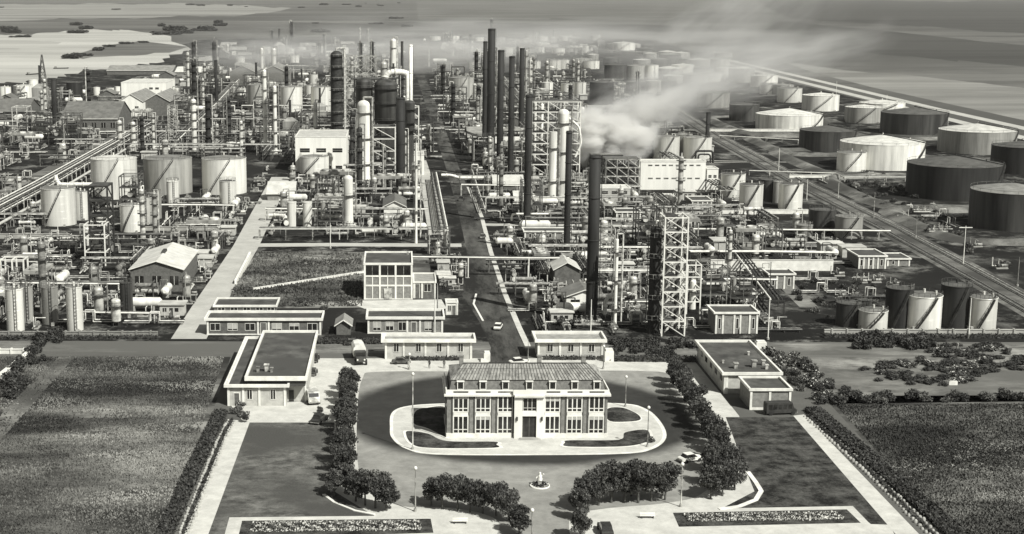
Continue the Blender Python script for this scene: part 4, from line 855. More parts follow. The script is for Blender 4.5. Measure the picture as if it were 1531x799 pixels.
def bigpipe(label, pts, r, mat=WHITE, name='pipe', cat='pipe', flange=True):
    """pts: (px, py, row of the foot) - a free-standing bent pipe kept in the plane of its foot"""
    W = []
    for px, py, yf in pts: Y = G(px, yf).y; W.append(Vector((XA(px, py, Y), Y, ZT(Y, py))))
    o = W[0].copy(); o.z = 0; t = thing(name, label, cat, o); W = [p - o for p in W]
    Q = [W[0]]
    for i in range(1, len(W) - 1):       # rounded elbows
        a, b_, c = W[i - 1], W[i], W[i + 1]; d = min((a - b_).length, (c - b_).length, r * 3.5) * .9; p = b_ + (a - b_).normalized() * d; q = b_ + (c - b_).normalized() * d
        for k in range(6): u = k / 5; Q.append(p * (1 - u) ** 2 + b_ * 2 * u * (1 - u) + q * u * u)
    Q.append(W[-1]); m = MB(); m.path(Q, r, 10); part('pipe_run', m, mat, t)
    if flange:
        m = MB()
        for p, q in zip(W, W[1:]):
            d = (q - p).normalized(); L_ = (q - p).length
            for f in ((.5,) if L_ < 12 else (.33, .66)): c = p + (q - p) * f; m.tube(c - d * .15, c + d * .15, r * 1.35, 10)
        part('flange', m, mat, t)
    for p in W[1:-1:2]:
        if p.z > 3: m = MB(); m.beam((p.x, p.y + r, 0), (p.x, p.y + r, p.z), .2); part('support', m, LGREY, t)
    return t
bigpipe('fat white gooseneck pipe over the cracker', [(575, 122, 212), (577, 108, 212), (606, 108, 212), (611, 114, 212), (612, 236, 236)], 1.7)
bigpipe('white bent pipe left of the lattice tower foot', [(904, 470, 480), (906, 445, 480), (915, 440, 480), (948, 440, 480)], .5)
bigpipe('white pipe elbow beside the slim twin white vessels', [(402, 322, 330), (420, 320, 330), (428, 326, 330), (428, 334, 340)], .9)
bigpipe('white ring-bend pipe right of the tall domed column', [(850, 176, 262), (866, 190, 262), (869, 215, 262), (860, 235, 262)], .5)
bigpipe('dark looped pipe at the foot of the slim black chimney behind the hall', [(1040, 240, 250), (1040, 226, 250), (1066, 226, 250), (1066, 244, 250)], .5, DARK)
bigpipe('second dark looped pipe inside the first behind the hall', [(1044, 240, 251), (1044, 231, 251), (1062, 231, 251), (1062, 244, 251)], .4, DARK)
bigpipe('white pipe with bend crossing to the big tank row at left', [(83, 262, 300), (85, 276, 300), (145, 276, 300)], .8)
bigpipe('white pipe bend at the roadside frames', [(660, 262, 275), (676, 262, 275), (684, 266, 275), (730, 266, 275)], .6)
bigpipe('white riser with hook at the roadside right of the white sheds', [(765, 330, 334), (765, 322, 334), (769, 320, 334), (820, 320, 334)], .35)
# ================================================================== pipe racks
def pipe_rack(label, pts, h, wid, npipe, step=9, mats=None, two=False, frame=LGREY, rmax=.35):
    """pts are photo pixels of the foot line; a rack of bents carrying parallel pipes"""
    W = [G(*p) for p in pts]; o = W[0].copy(); t = thing('pipe_rack', label, 'pipe rack', o); W = [p - o for p in W]
    nb = 0
    for a, c in zip(W, W[1:]):
        d = (c - a).normalized(); n = Vector((-d.y, d.x, 0)) * wid / 2; L_ = (c - a).length; k = 0; fr = MB(); q = Vector(); bm_ = None
        if True:
            fr.beam(q - n, q - n + Vector((0, 0, h)), .28).beam(q + n, q + n + Vector((0, 0, h)), .28).beam(q - n * 1.1 + Vector((0, 0, h)), q + n * 1.1 + Vector((0, 0, h)), .3)
            if two: fr.beam(q - n + Vector((0, 0, h * .6)), q + n + Vector((0, 0, h * .6)), .25)
        me = fr.mesh('bent', frame); k = 0
        while k <= L_ and nb < 100: part('bent', me, None, t, tuple(a + d * k)); nb += 1; k += step
    mats = mats or [WHITE, MGREY, DARK, LGREY, DARK, MGREY]
    for lv in range(2 if two else 1):
        for i in range(npipe):
            s = (i + .5) / npipe - .5; rr = R.uniform(.14, rmax); m = MB(); z = h * (1 if lv == 0 else .6) + rr + .14
            P = []
            for j, p in enumerate(W):
                a = W[max(0, j - 1)]; c = W[min(len(W) - 1, j + 1)]; d = (c - a).normalized(); P.append(p + Vector((-d.y, d.x, 0)) * s * wid + Vector((0, 0, z)))
            m.path(P, rr, 6); part('pipe', m, mats[(i + lv) % len(mats)], t)
    for p, q in zip(W, W[1:]):
        P = strip([tuple(p + o), tuple(q + o)], wid + 1); KEEP.append([tuple(v) for v in P])
    return t
pipe_rack('long two-level pipe rack slanting up from the left edge', [(-40, 352), (60, 296), (140, 248), (224, 198)], 5.5, 7, 7, two=True, mats=[DARK, MGREY, WHITE, DARK, LGREY, DARK, WHITE])
pipe_rack('thick pale pipeline on low stands beside the slanting rack', [(-40, 372), (60, 314), (150, 258), (232, 204)], 2.5, 2, 1, mats=[TROOFL], rmax=.9)
pipe_rack('white pipe rack across in front of the slim twin vessels', [(388, 357), (520, 357), (640, 357)], 3.2, 4, 5)
pipe_rack('white pipe rack across behind the slim twin vessels', [(398, 330), (520, 331), (640, 331)], 4.2, 4, 4)
pipe_rack('long white pipe rack behind the three big tanks', [(140, 232), (280, 231), (420, 232)], 5, 4, 4)
pipe_rack('long white pipe rack higher up behind the three big tanks', [(150, 214), (280, 213), (434, 214)], 6, 4, 4)
0 and pipe_rack('pipe rack running beside the concrete service road, dark pipes', [(252, 500), (300, 440), (345, 372), (372, 320), (402, 262)], 3.2, 5, 5, two=True, frame=DARK, mats=[DARK, MGREY, DARK, LGREY, BLACK])
pipe_rack('pipe rack along the left side of the main road', [(664, 360), (655, 310), (648, 270)], 3, 3, 5)
pipe_rack('pipe rack along the right side of the main road, far part', [(722, 320), (712, 290), (704, 262)], 2, 2, 3)
pipe_rack('white pipe bridge crossing the main road', [(610, 413), (700, 414), (790, 415), (850, 415)], 5.5, 2, 3, step=24, frame=WHITE)
pipe_rack('white pipe rack crossing by the low white-columned shelter', [(726, 312), (800, 312), (880, 313)], 4, 4, 4)
pipe_rack('white pipe rack across the units under the white sheds', [(690, 292), (740, 293), (800, 294)], 4, 3, 4)
pipe_rack('pale pipe rack at mid distance left of the road crossing', [(655, 182), (730, 183), (800, 184)], 6, 4, 3)
pipe_rack('pipe rack from the lattice tower to the right, nearest', [(1048, 482), (1068, 482)], 3, 3, 3)
pipe_rack('white pipe rack across below the dark row of low tanks', [(1030, 400), (1140, 400), (1250, 402)], 4.6, 3, 4, frame=DARK)
pipe_rack('white pipe rack across between the pavilion and the pump house', [(1030, 440), (1090, 440), (1160, 441)], 4, 3, 3)
pipe_rack('pipe rack slanting down between pavilion and long white wall', [(1160, 470), (1130, 430), (1108, 400), (1090, 378)], 3.5, 4, 4, frame=DARK, mats=[DARK, MGREY, DARK, WHITE])
pipe_rack('white pipe line across the foot of the railway embankment', [(1030, 355), (1150, 356), (1330, 358)], 2.5, 2, 2)
pipe_rack('white rack between thick chimney and lattice tower, nearest', [(888, 478), (940, 478), (985, 478)], 4.5, 3, 3)
pipe_rack('white rack between thick chimney and lattice tower, middle', [(890, 432), (940, 432), (985, 432)], 5, 3, 4)
pipe_rack('white rack between thick chimney and lattice tower, farthest', [(892, 398), (940, 398), (985, 398)], 5.5, 3, 3)
pipe_rack('dense pipe rack at left edge in front of broad silver tank', [(0, 446), (90, 447), (195, 448)], 4.2, 4, 5)
pipe_rack('pale pipe rack before the gabled shed at the lower left', [(122, 480), (180, 481), (240, 482)], 2.0, 2, 2)
pipe_rack('pipe rack across in front of the three big tanks', [(240, 322), (300, 322), (352, 323)], 3.6, 3, 3)
pipe_rack('white pipe line in the tank farm below the railway', [(1076, 208), (1200, 215), (1330, 222)], 1.6, 2, 2)
pipe_rack('white pipe line past the foot of the low silver farm tank', [(1120, 262), (1250, 266), (1262, 272), (1355, 272)], 1.8, 2, 2)
pipe_rack('far pipe rack beside the pale grey tanks in the back', [(362, 172), (430, 172), (500, 173)], 6, 5, 4)
pipe_rack('white pipe deck carried high in the far back units', [(425, 118), (460, 118), (480, 119)], 12, 8, 5)
pipe_rack('far pale rack left of the ringed dark column', [(310, 196), (360, 196), (430, 197)], 7, 5, 5)
pipe_rack('far pipe rack leading to the highway beyond the plume', [(905, 80), (940, 82), (985, 84)], 4, 5, 3)
0 and pipe_rack('pipe rack running back beside the far main road', [(650, 168), (640, 130), (630, 100)], 5, 8, 5)
pipe_rack('pipe rack running away through the left back units', [(262, 224), (318, 168), (352, 130), (380, 104)], 5, 5, 4)
pipe_rack('pipe rack through the units right of the far road', [(800, 190), (760, 140), (735, 110)], 6, 8, 5)
pipe_rack('pipe rack running back along the railway side', [(1090, 300), (1010, 250), (930, 200), (860, 160), (780, 100)], 4, 7, 5)
# lattice mast, posts and poles
def mast(label, cx, yb, yt, w, name='lattice_mast'):
    f = G(cx, yb); fd = f.y * cT + CH * sT; r = w / 2 * fd / F; H = ZT(f.y, yt); t = thing(name, label, 'lattice mast', f)
    m = MB(); n = 7
    for sx, sy in ((-1, -1), (1, -1), (1, 1), (-1, 1)): m.beam((sx * r, sy * r, 0), (sx * r * .08, sy * r * .08, H), .5)
    part('leg_members', m, MGREY, t); m = MB()
    for k in range(n):
        z0, z1 = H * k / n, H * (k + 1) / n; a, c = r * (1 - .92 * k / n), r * (1 - .92 * (k + 1) / n)
        for u, v in (((-1, -1), (1, -1)), ((1, -1), (1, 1)), ((1, 1), (-1, 1)), ((-1, 1), (-1, -1))): m.beam((u[0] * a, u[1] * a, z0), (v[0] * c, v[1] * c, z1), .35); m.beam((u[0] * a, u[1] * a, z0), (v[0] * a, v[1] * a, z0), .35)
    part('bracing', m, MGREY, t)
mast('tapering lattice mast by the river at far left', 65, 143, 82, 14)
def post(label, cx, yb, yt, name, cat, arm=None, r=.1, mat=WHITE, group=None, lamp=False):
    f = G(cx, yb); H = ZT(f.y, yt); t = thing(name, label, cat, f, 0, group)
    m = MB(); m.tube((0, 0, 0), (0, 0, H), r, 8, r * .6); part('pole', m, mat, t); m = MB(); m.tube((0, 0, 0), (0, 0, .5), r * 2.2, 8); part('base', m, CONC, t)
    if arm: m = MB(); m.beam((-arm, 0, H - .5), (arm, 0, H - .5), r * 1.4); part('crossarm', m, mat, t)
    if lamp: m = MB(); m.lathe([(.06, H), (.28, H + .15), (.3, H + .4), (.15, H + .6), (.001, H + .62)], 10); part('lamp_shade', m, WHITE, t)
    return t
for lab, cx, yb, yt in (('tall lamp post at the front left corner of the island path', 617, 673, 562), ('tall lamp post at the left rear end of the clipped avenue', 612, 553, 532), ('lamp post by the low trees, left of the round statue bed', 621, 765, 703), ('lamp post rising from the bottom edge near the centre', 795, 806, 766),
    ('lamp post at the right end of the front tree group', 1018, 758, 697), ('lamp post on the right front corner of the island path', 968, 669, 612), ('lamp post at the right rear edge of the island', 935, 609, 566), ('lamp post before the right gatehouse end', 902, 552, 520), ('thin lamp post among the right front trees', 991, 745, 712)):
    post(lab, cx, yb, yt, 'lamp_post', 'lamp post', r=.12, mat=LGREY, lamp=True)
for lab, cx, yb, yt, arm, m in (('tall white pole right of the white-posted pavilion', 1148, 508, 447, None, WHITE), ('white pole by the thick black chimney foot, on the gatehouse roofline', 883, 500, 448, None, WHITE), ('pole with crossarm beside the railway embankment', 1440, 396, 338, 2, WHITE),
    ('pole beside the railway, upper one near the white pipe line', 1306, 326, 288, None, LGREY), ('pole beside the railway, left of the crossarmed one', 1369, 355, 322, None, LGREY), ('pole near the right edge below the huge dark tank', 1521, 428, 385, None, LGREY), ('white pole in front of the tall silver tank at lower right', 1448, 506, 446, None, WHITE),
    ('pole by the white pipe line at the top of the railway', 1253, 297, 262, None, LGREY), ('white pole before the broad silver tank at left', 87, 357, 338, None, WHITE), ('white pole left of the broad silver tank', 47, 350, 326, None, WHITE), ('tall white pole at the head of the rough plot', 494, 372, 334, None, WHITE),
    ('thin mast by the long white wall, dark', 1150, 452, 392, None, DARK), ('white pole in the tank farm left of the dark low tank', 1164, 256, 222, None, WHITE), ('white pole at the embankment near the slim black chimney', 1206, 300, 268, None, WHITE), ('pole beside the highway above the pale-roofed tank', 1417, 190, 164, None, WHITE), ('pole beside the highway above the dark wide tank', 1325, 165, 142, None, WHITE),
    ('pole beside the highway behind the pale low tank', 1250, 145, 122, None, WHITE), ('thin white pole beside the three-bay block annex', 650, 500, 405, None, WHITE), ('white pole left of the small sentry box', 654, 470, 424, None, LGREY)):
    post(lab, cx, yb, yt, 'utility_pole', 'pole', arm, .16, m)
WPIPE = M('weathered_white_paint', 0.70, 0.20, 0.7, 0.6, rnd=0.45)
CSILV = M('weathered_silver_paint', 0.62, 0.22, 0.5, 0.45, metal=0.2, rnd=0.5)
# ================================================================== process clutter: prototypes
def P_drum():
    t = thing('vertical_vessel', 'x', 'vessel'); m = MB(); r = 1.2
    m.lathe([(r, 1.4), (r, 6.6)], 16).dome(r, 6.6, .7, 16).dome(r, 1.4, .5, 16, sgn=-1); part('shell', m, CSILV, t)
    for a in range(4): m = MB(); x, y = r * .8 * math.cos(a * PI / 2 + .8), r * .8 * math.sin(a * PI / 2 + .8); m.beam((x, y, 0), (x, y, 1.8), .2); part('leg', m, DARK, t)
    m = MB(); rings(m, r, [5.2], .8, 12); rails(m, r, [5.2], .8, 12); part('platform', m, MGREY, t)
    m = MB(); m.path([(0, 0, 7.2), (0, 0, 8), (2.2, 0, 8), (2.2, 0, .5), (4, 0, .5)], .16, 6); part('pipe', m, LGREY, t); return t
def P_exch():
    t = thing('heat_exchanger', 'x', 'heat exchanger')
    for z in (1.3, 3.0):
        m = MB(); m.tube((-3, 0, z), (3, 0, z), .62, 12).tube((-3.15, 0, z), (-2.95, 0, z), .85, 12).tube((2.6, 0, z), (2.8, 0, z), .85, 12).tube((3, 0, z), (3.3, 0, z), .5, 12); part('shell', m, LGREY, t)
    for x in (-1.8, 1.8): m = MB(); m.box(x - .2, -.7, 0, x + .2, .7, 2.6); part('saddle', m, DARK, t)
    m = MB(); m.path([(-2.2, 0, 3.6), (-2.2, 0, 4.4), (-2.2, 3, 4.4), (-2.2, 3, 0)], .18, 6); part('pipe', m, MGREY, t); m = MB(); m.path([(2.2, 0, .8), (2.2, -1.5, .4), (4.4, -1.5, .4)], .16, 6); part('pipe', m, WPIPE, t); return t
def P_pump():
    t = thing('pump_set', 'x', 'pump')
    m = MB(); m.box(-1.6, -.7, 0, 1.6, .7, .35); part('base', m, CONC, t); m = MB(); m.tube((-1.3, 0, .9), (.1, 0, .9), .42, 10).tube((-1.45, 0, .9), (-1.3, 0, .9), .5, 10); part('motor', m, LGREY, t)
    m = MB(); m.lathe([(.001, .4), (.55, .45), (.6, 1.2), (.3, 1.4), (.001, 1.4)], 12, .9, 0).tube((.1, 0, .9), (.5, 0, .9), .12, 8); part('casing', m, MGREY, t)
    m = MB(); m.path([(.9, 0, 1.3), (.9, 0, 2.6), (.9, 2.4, 2.6)], .14, 6).path([(1.4, 0, .8), (2.6, 0, .8), (2.6, 0, 3.2)], .16, 6); part('pipe', m, WPIPE, t); return t
def P_struct():
    t = thing('process_structure', 'x', 'steel structure'); hx, hy = 4.5, 3.2; H = 11
    m = MB()
    for x in (-hx, 0, hx):
        for y in (-hy, hy): m.beam((x, y, 0), (x, y, H), .3)
    for z in (3.6, 7.3, H):
        for y in (-hy, hy): m.beam((-hx, y, z), (hx, y, z), .28)
        for x in (-hx, 0, hx): m.beam((x, -hy, z), (x, hy, z), .25)
    m.beam((-hx, -hy, 0), (0, -hy, 3.6), .18).beam((0, -hy, 7.3), (hx, -hy, 3.6), .18).beam((hx, -hy, 0), (hx, hy, 3.6), .18); part('frame', m, MGREY, t)
    m = MB(); m.box(-hx, -hy, 3.65, hx, hy, 3.75).box(-hx, -hy, 7.35, hx * .3, hy, 7.45); part('deck', m, DARK, t)
    m = MB()
    for z in (4.8, 8.5, H + 1.1):
        m.beam((-hx, -hy, z), (hx, -hy, z), .09).beam((hx, -hy, z), (hx, hy, z), .09)
        for k in range(7): x = -hx + 2 * hx * k / 6; m.beam((x, -hy, z - 1.1), (x, -hy, z), .07)
    part('handrail', m, MGREY, t)
    m = MB(); m.tube((-3.4, 0, 5), (2.8, 0, 5), .9, 12).tube((-3, 1, 8.4), (.8, 1, 8.4), .7, 12); part('drum', m, CSILV, t)
    m = MB(); m.tube((2.6, -.5, 3.8), (2.6, -.5, 10.2), .8, 12).dome(.8, 10.2, .5, 12, 2.6, -.5); part('vessel', m, SILVERD, t)
    m = MB(); m.path([(-2, 0, 5.9), (-2, 0, 9.9), (3.4, 0, 9.9), (3.4, -2.6, 9.9), (3.4, -2.6, .4), (6, -2.6, .4)], .2, 6); part('pipe', m, LGREY, t); m = MB(); m.path([(-4, -3.6, .8), (-4, -3.6, 9), (-1, -3.6, 9)], .15, 6); part('pipe', m, WPIPE, t); return t
def P_rack():
    t = thing('pipe_rack', 'x', 'pipe rack')
    for k in range(4):
        m = MB(); x = -9 + k * 6; m.beam((x, -1.8, 0), (x, -1.8, 4.6), .26).beam((x, 1.8, 0), (x, 1.8, 4.6), .26).beam((x, -2.1, 4.2), (x, 2.1, 4.2), .24).beam((x, -1.8, 2.6), (x, 1.8, 2.6), .2); part('bent', m, MGREY, t)
    for y, z, r, mt in ((-1.5, 4.45, .16, WPIPE), (-.9, 4.5, .22, MGREY), (-.1, 4.42, .14, DARK), (.5, 4.5, .2, LGREY), (1.3, 4.5, .24, DARK), (-1, 2.85, .2, LGREY), (.7, 2.8, .16, DARK)):
        m = MB(); m.tube((-10, y, z), (10, y, z), r, 6); part('pipe', m, mt, t)
    return t
def P_bundle():
    t = thing('pipe_bundle', 'x', 'pipe bundle')
    for k in range(4): m = MB(); m.box(-7 + k * 4.6, -2, 0, -6.7 + k * 4.6, 2, .45); part('sleeper', m, DARK, t)
    for i, mt in enumerate((LGREY, DARK, MGREY, WPIPE, DARK)):
        y = -1.6 + i * .75; r = (.14, .2, .12, .18, .24)[i]; m = MB()
        P = [(-8, y, .5 + r), (-1, y, .5 + r)] + ([(-1, y, 3 + r), (1.4, y, 3 + r), (1.4, y, .5 + r)] if i in (0, 3) else []) + [(8, y, .5 + r)]
        m.path(P, r, 6); part('pipe', m, mt, t)
    return t
def P_manifold():
    t = thing('valve_manifold', 'x', 'valve manifold'); m = MB(); m.tube((-3, 0, 1), (3, 0, 1), .25, 8).tube((-3, 1.4, 1.5), (3, 1.4, 1.5), .22, 8); part('header', m, LGREY, t)
    for k in range(5):
        x = -2.4 + k * 1.2; m = MB(); m.path([(x, 0, 1), (x, 0, 2.2), (x, 1.4, 2.2), (x, 1.4, 1.5)], .1, 6).tube((x, .7, 2.1), (x, .7, 2.9), .07, 6).lathe([(.28, 2.85), (.3, 2.9), (.28, 2.95)], 10, x, .7); part('valve', m, WPIPE if k % 2 else MGREY, t)
    m = MB(); m.beam((-2.6, .7, 0), (-2.6, .7, 1.2), .2); part('stand', m, DARK, t); m = MB(); m.beam((2.6, .7, 0), (2.6, .7, 1.2), .2); part('stand', m, DARK, t); return t
def P_fan():
    t = thing('air_cooler', 'x', 'air cooler')
    for x in (-5, 0, 5):
        for y in (-2.2, 2.2): m = MB(); m.beam((x, y, 0), (x, y, 5), .26); part('post', m, LGREY, t)
    m = MB(); m.box(-5.4, -2.6, 5, 5.4, 2.6, 5.9); part('fin_box', m, SILVERD, t)
    for x in (-3.4, 0, 3.4):
        m = MB(); m.lathe([(1.5, 5.9), (1.5, 6.5), (1.35, 6.5), (1.35, 5.95)], 16, x, 0); f = part('fan_ring', m, LGREY, t)
        m = MB(); m.lathe([(1.3, 6.0), (.001, 6.0)], 12, x, 0); part('fan_blade', m, DARK, f)
    m = MB(); m.tube((-5.4, -2.4, 4.6), (5.4, -2.4, 4.6), .25, 8); part('header', m, WPIPE, t); return t
def P_column():
    t = thing('slim_column', 'x', 'process column'); r, H = .9, 17; m = MB(); m.lathe([(r * 1.15, 0), (r, 2.5), (r, H)], 16).dome(r, H, .7, 16); part('shell', m, CSILV, t)
    m = MB(); rings(m, r, (5, 9, 13, 16), .8, 12); part('platform', m, DARK, t); m = MB(); rails(m, r, (5, 9, 13, 16), .8, 12); part('handrail', m, MGREY, t)
    m = MB(); m.path([(0, 0, H + .5), (0, 0, H + 1.5), (1.5, -.5, H + 1.5), (1.5, -.5, 1), (4, -.5, 1)], .2, 6); part('pipe', m, WPIPE, t); return t
def P_heater():
    t = thing('furnace', 'x', 'furnace'); m = MB(); m.box(-4, -2.6, 1.6, 4, 2.6, 7.5)._a([(-4, -2.6, 7.5), (4, -2.6, 7.5), (4, 2.6, 7.5), (-4, 2.6, 7.5), (-1.2, -.8, 9.6), (1.2, -.8, 9.6), (1.2, .8, 9.6), (-1.2, .8, 9.6)], [(0, 1, 5, 4), (1, 2, 6, 5), (2, 3, 7, 6), (3, 0, 4, 7), (4, 5, 6, 7)]); part('firebox', m, SILVERD, t)
    for x in (-3.6, -1.2, 1.2, 3.6): m = MB(); m.box(x - .2, -2.3, 0, x + .2, 2.3, 1.6); part('footing', m, DARK, t)
    m = MB(); m.lathe([(.75, 9.6), (.65, 19)], 14).lathe([(.72, 18.8), (.78, 19.1), (.6, 19.1)], 14); part('stack', m, DARK, t)
    m = MB(); m.beam((-4.1, -2.7, 4.4), (4.1, -2.7, 4.4), .5).path([(-4.6, -1.5, .5), (-4.6, -1.5, 6), (-4, -1.5, 6)], .22, 6); part('walkway', m, WPIPE, t); return t
def P_hut():
    t = thing('plant_hut', 'x', 'hut'); m = MB(); m.box(-3.2, -2.2, 0, 3.2, 2.2, 2.9); part('wall', m, PANEL, t); m = MB(); m.box(-3.6, -2.6, 2.9, 3.6, 2.6, 3.2); part('roof', m, TROOFL, t)
    for x in (-1.9, 1.3): m = MB(); m.box(x - .5, -2.26, 1.1, x + .5, -2.18, 2.1); part('window', m, GLASS, t)
    m = MB(); m.box(-.6, -2.27, 0, .3, -2.18, 2.1); part('door', m, DARK, t); return t
def P_shed():
    t = thing('plant_shed', 'x', 'shed'); m = MB(); m.box(-6, -4, 0, 6, 4, 4)._a([(-6, -4, 4), (-6, 4, 4), (-6, 0, 6)], [(1, 0, 2)])._a([(6, -4, 4), (6, 4, 4), (6, 0, 6)], [(0, 1, 2)]); part('wall', m, BRICKD, t)
    m = MB(); m.gable(-6, 6, -4, 4, 4.02, 6.02, 'x', .15, .4); part('roof', m, SHEETM, t); m = MB(); m.box(-4.5, -4.06, 0, -1.5, -3.98, 3); part('door', m, LGREY, t); return t
def P_hdrum():
    t = thing('horizontal_drum', 'x', 'drum'); m = MB(); m.tube((-4, 0, 2.4), (4, 0, 2.4), 1.3, 16, caps=False)
    for s in (-1, 1): m.lathe([(1.3 * math.cos(a), 0) for a in (0,)], 3) if False else m.tube((s * 4, 0, 2.4), (s * 4.6, 0, 2.4), 1.3, 16, .6)
    part('shell', m, TWHITE, t); m = MB(); m.box(-2.8, -1, 0, -2.3, 1, 1.7); part('saddle', m, CONC, t); m = MB(); m.box(2.3, -1, 0, 2.8, 1, 1.7); part('saddle', m, CONC, t)
    m = MB(); m.path([(0, 0, 3.7), (0, 0, 4.8), (3, 0, 4.8), (3, 2.6, 4.8), (3, 2.6, 0)], .16, 6); part('pipe', m, MGREY, t); return t
def P_dcol():
    t = thing('dark_column', 'x', 'process column'); r, H = 1.1, 21; m = MB(); m.lathe([(r * 1.15, 0), (r, 2.5), (r, H)], 16).dome(r, H, .7, 16); part('shell', m, BLACK, t)
    m = MB(); rings(m, r, (5, 9, 13, 17, 20), .9, 12); part('platform', m, DARK, t); m = MB(); rails(m, r, (5, 9, 13, 17, 20), .9, 12); part('handrail', m, MGREY, t)
    m = MB(); m.path([(0, 0, H + .5), (0, 0, H + 1.5), (1.8, -.5, H + 1.5), (1.8, -.5, 1), (4, -.5, 1)], .28, 6); part('pipe', m, LGREY, t); return t
PR = dict(dcol=(P_dcol(), 2.2, 'dark tall column with platforms', 'dark tall columns'), drum=(P_drum(), 2.2, 'silver upright vessel with pipe bend', 'silver upright vessels'), exch=(P_exch(), 3.4, 'pair of stacked grey heat exchangers', 'stacked heat exchangers'), pump=(P_pump(), 2.0, 'small pump set on its plinth', 'small pump sets'),
  struct=(P_struct(), 5, 'open steel structure carrying drums', 'open steel structures'), rack=(P_rack(), 6, 'short pipe rack on steel legs', 'short pipe racks'), bundle=(P_bundle(), 5, 'low bundle of pipes with a raised loop', 'low pipe bundles'), man=(P_manifold(), 3, 'white valve manifold', 'valve manifolds'),
  fan=(P_fan(), 5, 'raised air cooler with three fans', 'raised air coolers'), col=(P_column(), 2.0, 'slim silver column with platforms', 'slim silver columns'), heat=(P_heater(), 4.6, 'grey box furnace with short dark stack', 'box furnaces'), hut=(P_hut(), 3.8, 'little flat-roofed plant hut', 'little flat-roofed huts'),
  shed=(P_shed(), 6.5, 'weathered gabled plant shed', 'weathered plant sheds'), hdr=(P_hdrum(), 4.2, 'white horizontal drum on saddles', 'white horizontal drums'))
PLACED = {}
def zone(phrase, quad, n, weights, s0=.8, s1=1.2, maxtry=30):
    P = [G(*q)[:2] for q in quad]; xs = [p[0] for p in P]; ys = [p[1] for p in P]; ks = list(weights); ws = [weights[k] for k in ks]; cnt = 0
    for _ in range(n):
        k = R.choices(ks, ws)[0]; s = R.uniform(s0, s1); r = PR[k][1] * s
        for _t in range(maxtry):
            x, y = R.uniform(min(xs), max(xs)), R.uniform(min(ys), max(ys))
            if inpoly(x, y, P) and free(x, y, r * .8):
                OCC.append((x, y, r * .8)); rz = R.choice([0, 0, 0, PI / 2, PI, -PI / 2]) if k in ('rack', 'bundle') else R.choice([0, PI, PI / 2, -PI / 2])
                PLACED.setdefault((k, phrase), []).append((x, y, rz, s)); cnt += 1; break
    return cnt
W1 = dict(drum=2.5, exch=5, pump=7, struct=1.2, rack=5, bundle=8, man=7, fan=.8, col=.5, hdr=2, hut=.6)
W2 = dict(dcol=1.6, struct=3, rack=6, col=1.2, drum=3, exch=4, heat=.7, bundle=5, fan=1.5, hdr=1.5, shed=.9, hut=.9, man=3)
W3 = dict(dcol=.8, struct=1.8, rack=4, shed=4, heat=.6, col=.8, fan=1.5, hdr=3, drum=2, bundle=3, hut=2)
